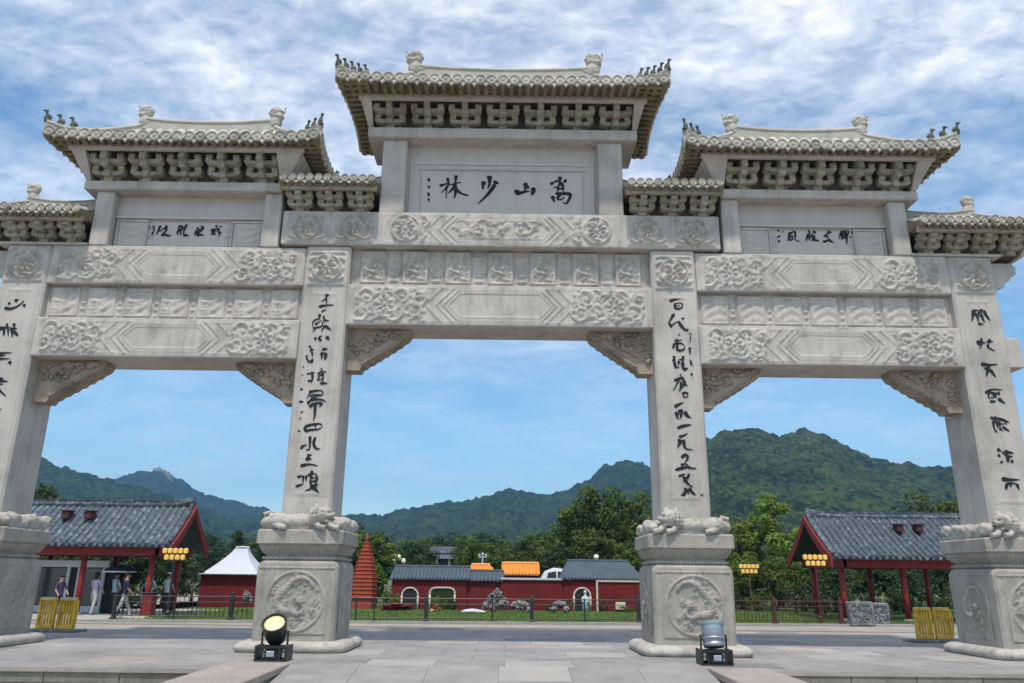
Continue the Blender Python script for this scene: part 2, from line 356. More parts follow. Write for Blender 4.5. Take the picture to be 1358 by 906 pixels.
def sculpt(name, b, m, parent, vox=0.022, amp=0.014, fq=9.0):
    """fuses overlapping lumps into one carved surface and roughens it"""
    base = org(parent); me0 = b.mesh('src', m, base); o = bpy.data.objects.new('src', me0); COL.objects.link(o)
    r = o.modifiers.new('r', 'REMESH'); r.mode = 'VOXEL'; r.voxel_size = vox
    sm = o.modifiers.new('s', 'SMOOTH'); sm.factor = 0.5; sm.iterations = 2
    dg = bpy.context.evaluated_depsgraph_get(); me = bpy.data.meshes.new_from_object(o.evaluated_get(dg)); bpy.data.objects.remove(o); me.name = name
    n = len(me.vertices); co = np.empty(n*3, np.float32); me.vertices.foreach_get('co', co); co = co.reshape(-1, 3)
    no = np.empty(n*3, np.float32); me.vertices.foreach_get('normal', no); no = no.reshape(-1, 3)
    q = co*fq; d = np.sin(q[:, 0]*1.7+2*np.sin(q[:, 2]*1.3))*np.sin(q[:, 1]*1.9+q[:, 2]*2.1)+0.6*np.sin(q[:, 0]*4.1+q[:, 1]*3)*np.sin(q[:, 2]*4.7+1.5*np.sin(q[:, 0]*2))
    co += no*(amp*d)[:, None]; me.vertices.foreach_set('co', co.ravel()); me.polygons.foreach_set('use_smooth', [True]*len(me.polygons))
    me.materials.clear(); me.materials.append(m); me.update()
    o = link(name, me, parent); ORG[o.name] = base; return o

# ---- brush writing
def stroke(b, pts, w, y, th, rg, fat=1.0):
    P = [Vector((p[0], p[1])) for p in pts]
    if len(P) == 2: P = [P[0], (P[0]+P[1])*0.5, P[1]]
    Q = []
    n = len(P)
    for i in range(n-1):
        p0 = P[max(i-1, 0)]; p1 = P[i]; p2 = P[i+1]; p3 = P[min(i+2, n-1)]
        for k in range(4):
            t = k/4.0
            Q.append(0.5*((2*p1)+(p2-p0)*t+(2*p0-5*p1+4*p2-p3)*t*t+(3*p1-p0-3*p2+p3)*t**3))
    Q.append(P[-1]); m = len(Q); L = []; Rr = []
    kind = rg.random()
    for i, q in enumerate(Q):
        d = (Q[min(i+1, m-1)]-Q[max(i-1, 0)])
        d = d.normalized() if d.length > 1e-6 else Vector((1, 0))
        nrm = Vector((-d.y, d.x)); t = i/(m-1)
        k = 0.66*fat*w*(0.80+0.30*math.sin(t*PI*1.3+kind*2)+0.22*(1-t))*(1.0 if 0 < i < m-1 else 0.62)
        if t > 0.8: k *= 1-0.45*(t-0.8)/0.2
        L.append(q+nrm*k); Rr.append(q-nrm*k)
    e0 = Q[0]-(Q[1]-Q[0]).normalized()*w*0.28; e1 = Q[-1]+(Q[-1]-Q[-2]).normalized()*w*0.30
    poly = [e0]+Rr+[e1]+L[::-1]
    o = len(b.v); k = len(poly)
    for q in poly: b.v.append((q.x, y-th, q.y))
    for q in poly: b.v.append((q.x, y, q.y))
    # ribbon quads keep the concave outline clean
    f = [(0, 1, k-1)]
    for i in range(1, m): f.append((i, i+1, k-1-i, k-i))
    f.append((m, m+1, m+2))
    for t in f: b.f.append(tuple(o+i for i in t)); b.m.append(0)
    for i in range(k): b.f.append((o+i, o+i+k, o+(i+1) % k+k, o+(i+1) % k)); b.m.append(0)
def write(group, parent, y, small=()):
    rg = random.Random(5)
    for ch in INK[group]:
        b = B()
        for i, (w, pts) in enumerate(ch): stroke(b, pts, w, y, 0.006+0.0004*i, rg, 1.35 if group == 'main' else 0.98)
        obj('painted_character', b, ink, parent)
# brush strokes cut into the stone: (width, [(x, z), ...]) in metres on the faces they are painted on
INK = {
 'main': [
  [(.034,[(-1.708,10.437),(-1.613,10.458),(-1.528,10.5)]),(.031,[(-1.529,10.649),(-1.507,10.567),(-1.504,10.478),(-1.53,10.373),(-1.542,10.269),(-1.54,10.107)]),(.029,[(-1.525,10.418),(-1.582,10.328),(-1.672,10.245)]),(.024,[(-1.473,10.475),(-1.42,10.467)]),(.041,[(-1.321,10.712),(-1.324,10.6),(-1.34,10.495)]),(.031,[(-1.399,10.449),(-1.321,10.503),(-1.194,10.527)]),(.036,[(-1.34,10.495),(-1.323,10.361),(-1.319,10.243),(-1.345,10.102)]),(.031,[(-1.338,10.421),(-1.421,10.315),(-1.498,10.233)]),(.043,[(-1.329,10.361),(-1.247,10.281),(-1.138,10.216),(-1.011,10.181)])],
  [(.055,[(-.519,10.732),(-.507,10.627),(-.511,10.492),(-.549,10.38)]),(.06,[(-.646,10.558),(-.664,10.46),(-.669,10.356)]),(.041,[(-.406,10.566),(-.345,10.532),(-.284,10.518)]),(.041,[(-.377,10.487),(-.449,10.359),(-.565,10.195),(-.669,10.075),(-.773,9.968)])],
  [(.067,[(.172,10.339),(.14,10.235)]),(.038,[(.14,10.235),(.273,10.281),(.406,10.313),(.459,10.314)]),(.055,[(.345,10.528),(.365,10.446),(.339,10.312)]),(.038,[(.405,10.461),(.426,10.387)]),(.055,[(.546,10.411),(.546,10.315),(.5,10.203)])],
  [(.046,[(1.19,10.727),(1.195,10.593)]),(.043,[(.967,10.517),(1.075,10.583)]),(.031,[(1.075,10.598),(1.209,10.6)]),(.05,[(1.29,10.616),(1.35,10.587)]),(.029,[(1.195,10.585),(1.154,10.458),(1.034,10.426)]),(.034,[(1.209,10.563),(1.261,10.459),(1.267,10.311)]),(.026,[(1.128,10.457),(1.14,10.368),(1.126,10.279)]),(.024,[(1.154,10.391),(1.247,10.4)]),(.026,[(1.08,10.264),(1.207,10.288)]),(.05,[(1.006,10.189),(1.052,10.042)]),(.034,[(1.113,10.242),(1.273,10.266),(1.426,10.254),(1.425,10.165),(1.378,10.061),(1.324,9.994),(1.258,10.045)]),(.029,[(1.112,10.146),(1.166,10.191),(1.206,10.191)]),(.026,[(1.112,10.131),(1.179,10.103),(1.259,10.133),(1.286,10.178)])],
  [(.028,[(-2.002,10.607),(-1.938,10.577)]),(.025,[(-1.975,10.635),(-1.971,10.53)])],
  [(.028,[(-1.989,10.402),(-1.931,10.41)]),(.028,[(-1.966,10.421),(-1.956,10.352)])],
  [(.028,[(-1.992,10.221),(-1.93,10.229)]),(.025,[(-1.983,10.171),(-1.928,10.183)])],
  [(.028,[(-1.979,10.067),(-1.924,10.076)]),(.025,[(-1.952,10.083),(-1.949,10.007)])],
 ],
 'left_plaque': [
  [(.034,[(-8.421,9.289),(-8.401,9.194),(-8.411,9.116),(-8.452,9.005),(-8.507,8.989)]),(.013,[(-8.508,9.287),(-8.499,9.177)])],
  [(.04,[(-8.256,9.291),(-8.286,9.196),(-8.323,9.054)]),(.032,[(-8.289,9.164),(-8.203,9.166)]),(.04,[(-8.106,9.293),(-8.147,9.229),(-8.207,9.197)]),(.037,[(-8.116,9.261),(-8.109,9.167),(-8.177,9.088),(-8.2,9.048)]),(.034,[(-8.199,9.04),(-8.117,9.065),(-8.041,9.035),(-7.98,9.059)])],
  [(.032,[(-7.826,9.25),(-7.789,9.29),(-7.735,9.267),(-7.748,9.204),(-7.804,9.187),(-7.852,9.124),(-7.839,9.077)]),(.026,[(-7.824,9.234),(-7.819,9.14),(-7.815,9.061)]),(.029,[(-7.779,9.219),(-7.757,9.109),(-7.757,9.054)]),(.037,[(-7.643,9.331),(-7.679,9.22),(-7.688,9.126),(-7.682,9.032)]),(.032,[(-7.682,9.032),(-7.615,9.064),(-7.56,9.026)])],
  [(.032,[(-7.396,9.256),(-7.317,9.202)]),(.032,[(-7.301,9.297),(-7.243,9.242),(-7.289,9.21),(-7.4,9.177),(-7.438,9.192)]),(.034,[(-7.412,9.161),(-7.338,9.139),(-7.257,9.179)]),(.032,[(-7.402,9.138),(-7.427,9.051)]),(.032,[(-7.337,9.131),(-7.356,9.06),(-7.272,9.077),(-7.205,9.054)])],
  [(.042,[(-6.956,9.302),(-6.912,9.295)]),(.034,[(-7.056,9.182),(-6.988,9.215),(-6.889,9.224)]),(.029,[(-7.023,9.143),(-6.924,9.16)]),(.032,[(-7.039,9.104),(-6.922,9.082)]),(.032,[(-6.988,9.215),(-6.96,9.105)]),(.04,[(-6.906,9.247),(-6.866,9.153),(-6.836,9.028)]),(.026,[(-6.85,9.138),(-6.791,9.131)]),(.018,[(-6.867,9.279),(-6.805,9.304)])],
 ],
 'right_plaque': [
  [(.04,[(6.353,9.372),(6.397,9.38)]),(.029,[(6.338,9.206),(6.422,9.254)]),(.048,[(6.344,9.104),(6.387,9.104)]),(.021,[(6.459,9.342),(6.49,9.358)])],
  [(.045,[(6.606,9.289),(6.675,9.329),(6.752,9.37)]),(.032,[(6.752,9.37),(6.764,9.267),(6.74,9.172),(6.785,9.118),(6.85,9.111)]),(.034,[(6.614,9.297),(6.604,9.186),(6.575,9.107)]),(.029,[(6.682,9.25),(6.681,9.156)]),(.026,[(6.623,9.234),(6.718,9.243)]),(.029,[(6.628,9.131),(6.702,9.156)])],
  [(.034,[(7.087,9.39),(7.111,9.335),(7.063,9.287)]),(.032,[(7.046,9.271),(7.124,9.32)]),(.034,[(7.077,9.287),(7.024,9.192),(7.002,9.113)]),(.032,[(7.103,9.256),(7.076,9.13)]),(.032,[(7.185,9.352),(7.243,9.353),(7.238,9.306)]),(.032,[(7.18,9.305),(7.152,9.241),(7.199,9.21)]),(.037,[(7.154,9.194),(7.222,9.148),(7.313,9.118)]),(.029,[(7.219,9.258),(7.178,9.147),(7.133,9.131)])],
  [(.04,[(7.535,9.365),(7.577,9.358),(7.634,9.343)]),(.034,[(7.576,9.342),(7.498,9.293),(7.436,9.253)]),(.029,[(7.449,9.245),(7.535,9.239),(7.515,9.183)]),(.037,[(7.406,9.111),(7.479,9.12),(7.557,9.168)]),(.042,[(7.542,9.168),(7.594,9.114),(7.65,9.099)])],
  [(.032,[(7.839,9.362),(7.897,9.362),(7.943,9.387),(8.032,9.396)]),(.029,[(7.844,9.346),(7.819,9.251),(7.782,9.179)]),(.029,[(7.881,9.346),(7.875,9.236),(7.836,9.149)]),(.032,[(7.83,9.282),(7.919,9.299)]),(.032,[(7.948,9.363),(7.924,9.221),(7.877,9.188)]),(.037,[(7.991,9.364),(7.973,9.206),(7.962,9.048)]),(.026,[(7.939,9.284),(8.027,9.293)]),(.026,[(8.039,9.396),(8.028,9.301)]),(.026,[(8.101,9.365),(8.124,9.318)]),(.024,[(8.051,9.254),(8.076,9.215)])],
 ],
 'inner_left': [
  [(.06,[(-4.117,7.529),(-4.139,7.448)]),(.028,[(-4.138,7.438),(-4.181,7.388),(-4.244,7.351)]),(.028,[(-4.134,7.428),(-4.116,7.279)]),(.046,[(-4.28,7.227),(-4.124,7.259),(-3.966,7.271)]),(.028,[(-4.215,7.109),(-4.116,7.16)])],
  [(.053,[(-4.255,7.039),(-4.247,6.941)]),(.025,[(-4.257,6.941),(-4.338,6.91),(-4.389,6.85),(-4.379,6.733)]),(.025,[(-4.378,6.723),(-4.267,6.734),(-4.178,6.775),(-4.175,6.853),(-4.245,6.911)]),(.043,[(-4.329,6.802),(-4.242,6.872)]),(.028,[(-4.16,7.011),(-4.136,6.834)]),(.039,[(-4.123,6.903),(-4.039,6.894)]),(.046,[(-4.122,6.776),(-4.054,6.737),(-3.975,6.68)]),(.025,[(-4.122,6.776),(-4.185,6.638)]),(.021,[(-4.321,6.714),(-4.37,6.636)])],
  [(.039,[(-4.303,6.5),(-4.297,6.423)]),(.035,[(-4.224,6.443),(-4.203,6.521),(-4.167,6.531)]),(.032,[(-4.204,6.424),(-4.161,6.454)]),(.053,[(-4.055,6.523),(-3.994,6.446)])],
  [(.043,[(-4.123,6.223),(-4.014,6.243)]),(.039,[(-4.144,6.136),(-4.024,6.138)]),(.046,[(-4.144,6.136),(-4.12,6.079),(-4.132,6.003)]),(.046,[(-4.033,6.138),(-4.044,6.042),(-4.058,5.985)])],
  [(.028,[(-4.425,6.305),(-4.363,6.229),(-4.347,6.153)]),(.032,[(-4.396,6.19),(-4.316,6.22)]),(.032,[(-4.347,6.153),(-4.33,6.057)]),(.028,[(-4.477,6.055),(-4.432,6.075)]),(.025,[(-4.466,6.036),(-4.402,5.942),(-4.319,5.934),(-4.317,6.019)])],
  [(.028,[(-4.414,5.657),(-4.253,5.697)]),(.035,[(-4.309,5.706),(-4.288,5.574),(-4.305,5.452)]),(.032,[(-4.383,5.507),(-4.291,5.499)]),(.025,[(-4.115,5.793),(-4.091,5.718)]),(.032,[(-4.176,5.651),(-4.091,5.727),(-3.989,5.7)]),(.028,[(-4.052,5.69),(-4.137,5.614)]),(.025,[(-4.1,5.614),(-4.049,5.652),(-4.05,5.558)]),(.028,[(-4.167,5.538),(-4.094,5.539)]),(.032,[(-4.061,5.577),(-4.071,5.483)]),(.039,[(-4.105,5.454),(-3.96,5.456)]),(.025,[(-4.138,5.632),(-4.183,5.519)])],
  [(.028,[(-4.309,5.293),(-4.329,5.2),(-4.366,5.107)]),(.039,[(-4.314,5.247),(-4.182,5.286),(-4.054,5.278),(-4.03,5.195)]),(.028,[(-4.307,5.163),(-4.193,5.202),(-4.03,5.195)]),(.028,[(-4.292,5.09),(-4.172,5.165),(-4.046,5.176)]),(.046,[(-4.316,5.052),(-4.345,4.978)]),(.035,[(-4.307,5.062),(-4.184,5.091),(-4.038,5.083),(-3.954,5.038)]),(.046,[(-4.295,4.924),(-4.195,5.017)]),(.032,[(-4.195,5.008),(-4.032,5.001),(-4.089,4.926)]),(.039,[(-4.177,5.017),(-4.171,4.834),(-4.17,4.724),(-4.188,4.614)])],
  [(.035,[(-4.518,5.807),(-4.492,5.817)]),(.021,[(-4.519,5.609),(-4.504,5.647)]),(.053,[(-4.519,5.309),(-4.474,5.31)]),(.043,[(-4.521,5.028),(-4.44,5.036)]),(.046,[(-4.456,4.812),(-4.446,4.794)]),(.039,[(-4.479,4.665),(-4.461,4.669)]),(.025,[(-4.367,5.961),(-4.315,5.99)])],
  [(.039,[(-4.364,4.476),(-4.33,4.404),(-4.216,4.423),(-4.074,4.434),(-3.989,4.48)]),(.039,[(-4.364,4.485),(-4.226,4.532),(-4.049,4.555),(-3.982,4.507)]),(.025,[(-4.136,4.533),(-4.12,4.451)])],
  [(.039,[(-4.393,4.009),(-4.371,4.063),(-4.286,4.099)]),(.043,[(-4.23,4.279),(-4.218,4.136),(-4.224,4.002),(-4.286,4.001)]),(.039,[(-4.113,4.262),(-4.14,4.155),(-4.114,4.066),(-4.057,4.013),(-3.995,4.023)]),(.032,[(-4.499,4.393),(-4.445,4.388)])],
  [(.046,[(-4.248,3.869),(-4.161,3.884)]),(.053,[(-4.277,3.798),(-4.163,3.802)]),(.046,[(-4.369,3.647),(-4.205,3.684),(-4.018,3.66)])],
  [(.039,[(-4.418,3.41),(-4.316,3.446)]),(.032,[(-4.298,3.446),(-4.292,3.273)]),(.035,[(-4.435,3.219),(-4.291,3.264)]),(.032,[(-4.237,3.447),(-4.228,3.343)]),(.039,[(-4.123,3.553),(-4.132,3.448),(-4.14,3.344)]),(.035,[(-4.202,3.448),(-4.101,3.492),(-4.011,3.467)]),(.032,[(-4.027,3.45),(-4.002,3.363),(-4.086,3.327),(-4.14,3.344)]),(.028,[(-4.145,3.396),(-4.041,3.406)]),(.035,[(-4.14,3.344),(-4.115,3.257),(-4.046,3.258),(-4.018,3.345)]),(.043,[(-3.995,3.276),(-4.075,3.189),(-4.227,3.135)]),(.05,[(-4.13,3.223),(-4.038,3.172),(-3.936,3.095)])],
 ],
 'inner_right': [
  [(.043,[(3.639,7.464),(3.783,7.516),(3.916,7.528)]),(.039,[(3.759,7.415),(3.754,7.315),(3.818,7.28),(3.905,7.317),(3.91,7.417),(3.778,7.415)]),(.021,[(3.803,7.346),(3.87,7.367)])],
  [(.05,[(3.718,7.156),(3.646,7.036),(3.585,6.937)]),(.046,[(3.612,6.927),(3.646,6.839)]),(.032,[(3.636,6.839),(3.657,6.879),(3.735,6.948),(3.831,6.989)]),(.046,[(3.812,6.979),(3.898,6.842),(3.987,6.755)]),(.032,[(3.987,6.755),(4.018,6.824)]),(.05,[(3.9,7.049),(3.938,7.06)])],
  [(.043,[(4.058,6.708),(4.083,6.649)]),(.021,[(4.063,6.63),(4.045,6.474)]),(.039,[(4.048,6.368),(4.008,6.309)]),(.025,[(4.039,6.3),(4.021,6.203)]),(.025,[(4.033,6.089),(4.04,6.05)])],
  [(.043,[(3.805,6.675),(3.823,6.665)]),(.028,[(3.704,6.528),(3.873,6.549)]),(.028,[(3.753,6.567),(3.768,6.49)]),(.035,[(3.659,6.353),(3.701,6.45),(3.841,6.471),(3.912,6.414)]),(.039,[(3.765,6.431),(3.75,6.335),(3.813,6.297),(3.908,6.337),(3.911,6.395)])],
  [(.046,[(3.668,6.169),(3.689,6.036)]),(.032,[(3.645,6.092),(3.66,6.016)]),(.043,[(3.679,6.016),(3.691,5.893)]),(.032,[(3.692,5.912),(3.775,5.922)]),(.039,[(3.871,6.172),(3.864,6.038)]),(.039,[(3.773,6.056),(3.758,5.96)]),(.05,[(3.855,6.038),(3.855,5.866)]),(.046,[(3.863,5.857),(3.957,5.896)]),(.028,[(3.784,6.094),(3.857,6.086)])],
  [(.035,[(4.03,6.05),(4.087,5.917)]),(.032,[(4.043,5.784),(4.039,5.717)]),(.018,[(4.054,5.661),(4.053,5.642)])],
  [(.025,[(3.794,5.761),(3.8,5.695)]),(.039,[(3.649,5.609),(3.78,5.667),(3.855,5.696)]),(.035,[(3.761,5.657),(3.699,5.525),(3.61,5.383)]),(.032,[(3.798,5.658),(3.852,5.639),(3.849,5.583),(3.774,5.563)]),(.032,[(3.794,5.582),(3.768,5.451)]),(.035,[(3.869,5.621),(3.883,5.546),(3.935,5.49)]),(.046,[(3.807,5.489),(3.746,5.376)]),(.028,[(3.79,5.507),(3.882,5.527),(3.823,5.451)]),(.039,[(3.827,5.349),(3.83,5.246)]),(.035,[(3.844,5.34),(3.926,5.331),(3.912,5.238)]),(.021,[(3.839,5.237),(3.903,5.247)])],
  [(.046,[(3.628,5.022),(3.722,5.078),(3.824,5.126)]),(.035,[(3.65,4.912),(3.663,4.82),(3.704,4.747)]),(.039,[(3.695,4.912),(3.779,4.968)]),(.039,[(3.779,4.968),(3.764,4.858),(3.732,4.766)]),(.032,[(3.665,4.857),(3.729,4.876)]),(.057,[(3.839,4.914),(3.898,4.823),(3.968,4.787)])],
  [(.046,[(3.667,4.556),(3.796,4.603),(3.968,4.632)])],
  [(.043,[(3.693,4.365),(3.784,4.393),(3.876,4.439)]),(.039,[(3.672,4.302),(3.742,4.276),(3.815,4.303)]),(.039,[(3.742,4.276),(3.685,4.203),(3.645,4.131)]),(.035,[(3.681,4.311),(3.66,4.239)]),(.039,[(3.796,4.276),(3.79,4.169),(3.84,4.107),(3.964,4.09)])],
  [(.046,[(3.723,3.918),(3.797,3.981),(3.859,3.973)]),(.035,[(3.85,3.973),(3.837,3.884),(3.77,3.795)]),(.035,[(3.697,3.768),(3.822,3.787)]),(.043,[(3.577,3.661),(3.765,3.707),(3.845,3.725)]),(.046,[(3.837,3.725),(3.906,3.7),(4.012,3.692)]),(.021,[(3.822,3.787),(3.837,3.725)])],
  [(.057,[(3.659,3.547),(3.684,3.513)]),(.032,[(3.703,3.548),(3.775,3.575)]),(.035,[(3.864,3.576),(3.824,3.497),(3.768,3.444)]),(.035,[(3.738,3.531),(3.734,3.461)]),(.032,[(3.734,3.461),(3.806,3.497),(3.849,3.471)]),(.043,[(3.786,3.444),(3.817,3.375),(3.927,3.298)]),(.035,[(3.732,3.426),(3.82,3.436)])],
  [(.046,[(3.759,3.279),(3.773,3.218)]),(.043,[(3.755,3.201),(3.716,3.131),(3.664,3.139)]),(.043,[(3.81,3.253),(3.822,3.15)]),(.043,[(3.847,3.28),(3.895,3.202),(3.979,3.134)]),(.035,[(3.755,3.201),(3.862,3.236)]),(.025,[(4.084,3.135),(4.137,3.139)])],
 ],
 'outer_right': [
  [(.05,[(10.518,7.335),(10.486,7.195),(10.438,7.075)]),(.035,[(10.527,7.335),(10.66,7.336)]),(.039,[(10.555,7.275),(10.589,7.137),(10.595,7.058)]),(.043,[(10.703,7.367),(10.691,7.237)]),(.035,[(10.634,7.296),(10.624,7.177)]),(.05,[(10.681,7.237),(10.702,7.138),(10.727,7.059)]),(.043,[(10.755,7.338),(10.791,7.219),(10.856,7.101)]),(.035,[(10.579,7.018),(10.69,7.009)]),(.032,[(10.717,7.337),(10.612,7.276)])],
  [(.053,[(10.47,6.585),(10.59,6.577),(10.663,6.568)]),(.035,[(10.587,6.674),(10.572,6.528),(10.509,6.43)]),(.032,[(10.488,6.527),(10.605,6.558)]),(.039,[(10.704,6.588),(10.838,6.609)]),(.028,[(10.773,6.667),(10.753,6.55)]),(.039,[(10.712,6.53),(10.718,6.453),(10.837,6.386)])],
  [(.053,[(10.487,6.074),(10.651,6.057),(10.839,6.073)]),(.039,[(10.544,5.97),(10.655,5.971)]),(.039,[(10.668,6.048),(10.595,5.894),(10.55,5.79)]),(.046,[(10.661,5.952),(10.711,5.867),(10.761,5.783)])],
  [(.043,[(10.473,5.42),(10.624,5.497),(10.843,5.49)]),(.035,[(10.587,5.497),(10.528,5.365),(10.534,5.29)]),(.032,[(10.593,5.422),(10.719,5.414)]),(.032,[(10.721,5.423),(10.65,5.329),(10.555,5.309)]),(.035,[(10.626,5.404),(10.702,5.311)]),(.053,[(10.735,5.293),(10.798,5.238),(10.863,5.192)]),(.035,[(10.541,5.225),(10.67,5.236)]),(.032,[(10.761,5.443),(10.766,5.368)])],
  [(.05,[(10.496,4.856),(10.625,4.867)]),(.035,[(10.602,4.894),(10.56,4.756)]),(.046,[(10.622,4.848),(10.744,4.822),(10.879,4.769)]),(.043,[(10.54,4.792),(10.527,4.664),(10.553,4.555)]),(.046,[(10.555,4.565),(10.576,4.583)]),(.032,[(10.612,4.793),(10.605,4.647)]),(.032,[(10.663,4.775),(10.662,4.666)]),(.028,[(10.599,4.72),(10.784,4.74)]),(.039,[(10.641,4.647),(10.702,4.584)]),(.039,[(10.717,4.667),(10.845,4.577)]),(.025,[(10.794,4.795),(10.817,4.722)])],
  [(.06,[(10.524,4.177),(10.589,4.142)]),(.053,[(10.521,4.061),(10.549,4.016)]),(.035,[(10.622,4.124),(10.665,4.062)]),(.046,[(10.559,3.919),(10.571,3.883)]),(.043,[(10.709,4.161),(10.689,4.098)]),(.043,[(10.676,4.125),(10.85,4.1)]),(.035,[(10.668,4.08),(10.73,4.028),(10.819,4.029)]),(.046,[(10.712,4.027),(10.699,3.903)]),(.043,[(10.768,3.939),(10.815,3.904)])],
  [(.06,[(10.512,3.548),(10.66,3.532),(10.873,3.535)]),(.043,[(10.591,3.444),(10.552,3.322)]),(.039,[(10.59,3.435),(10.701,3.463),(10.804,3.447)]),(.043,[(10.804,3.447),(10.835,3.325)]),(.028,[(10.683,3.463),(10.667,3.375)])],
 ],
 'outer_left': [
  [(.043,[(-11.242,7.233),(-11.24,7.174)]),(.071,[(-11.098,7.305),(-11.095,7.245)]),(.046,[(-11.319,7.103),(-11.193,7.081),(-11.072,7.126),(-10.983,7.197),(-10.924,7.277)]),(.053,[(-10.907,7.188),(-10.877,7.129)])],
  [(.064,[(-11.357,6.608),(-11.215,6.633),(-11.126,6.654)]),(.039,[(-11.197,6.731),(-11.169,6.634)]),(.032,[(-11.225,6.594),(-11.212,6.439)]),(.028,[(-11.146,6.615),(-11.111,6.441)]),(.05,[(-11.04,6.733),(-11.012,6.636)]),(.046,[(-11.098,6.606),(-10.954,6.621)]),(.043,[(-11.059,6.597),(-11.016,6.423)]),(.046,[(-11.015,6.558),(-10.893,6.453)])],
  [(.046,[(-11.369,6.039),(-11.206,6.046),(-10.962,6.059)]),(.039,[(-11.302,5.978),(-11.087,6.0)]),(.043,[(-11.342,5.906),(-11.179,5.913),(-10.981,5.925)]),(.05,[(-10.967,5.859),(-10.927,5.793)]),(.039,[(-11.25,5.903),(-11.263,5.789)])],
  [(.046,[(-11.198,5.47),(-11.017,5.472)]),(.046,[(-11.224,5.423),(-10.914,5.408)]),(.043,[(-11.15,5.325),(-11.011,5.351)]),(.046,[(-11.163,5.302),(-11.033,5.193),(-10.893,5.083)]),(.039,[(-11.131,5.321),(-11.201,5.135)])],
  [(.046,[(-11.104,4.75),(-10.933,4.793)]),(.043,[(-11.073,4.86),(-11.042,4.624)])],
 ],
}

# ================================================================== the stone archway
CX, CY = -0.207, 17.03
GATE = thing('stone_archway', (CX, CY, 0), 'monumental pale stone archway with four inscribed pillars, carved lintels and bracketed tile roofs', 'archway')
PF = 16.466                                   # front plane of the pillars
pill_x = [CX-10.84, CX-3.97, CX+3.97, CX+10.84]
def pat_medal(U, V, w, h):
    r = min(w, h)*0.36
    return np.maximum(np.maximum(rosette(U, V, w/2, h/2, r, 1, 0.095), frame(U, V, w, h, 0.05, 0.014, 0.035)), 0.045*smooth01(np.cos(np.arctan2(np.abs(V-h/2), np.abs(U-w/2))*8+np.hypot(U-w/2, V-h/2)*34)*1.2)*(np.hypot(U-w/2, V-h/2) > r*1.15)*(np.minimum(np.minimum(U, w-U), np.minimum(V, h-V)) > 0.07))
def pat_panel(U, V, w, h):
    H = frame(U, V, w, h, 0.05, 0.014, 0.022)
    corner = (np.minimum(U, w-U) < 0.13) & (np.minimum(h-V, V) < 0.13)
    return np.where(corner, 0.0, H)+0.012*np.exp(-((np.minimum(np.minimum(U, w-U), h-V)-0.10)/0.008)**2)*(~corner)
INKG = ['outer_left', 'inner_left', 'inner_right', 'outer_right']
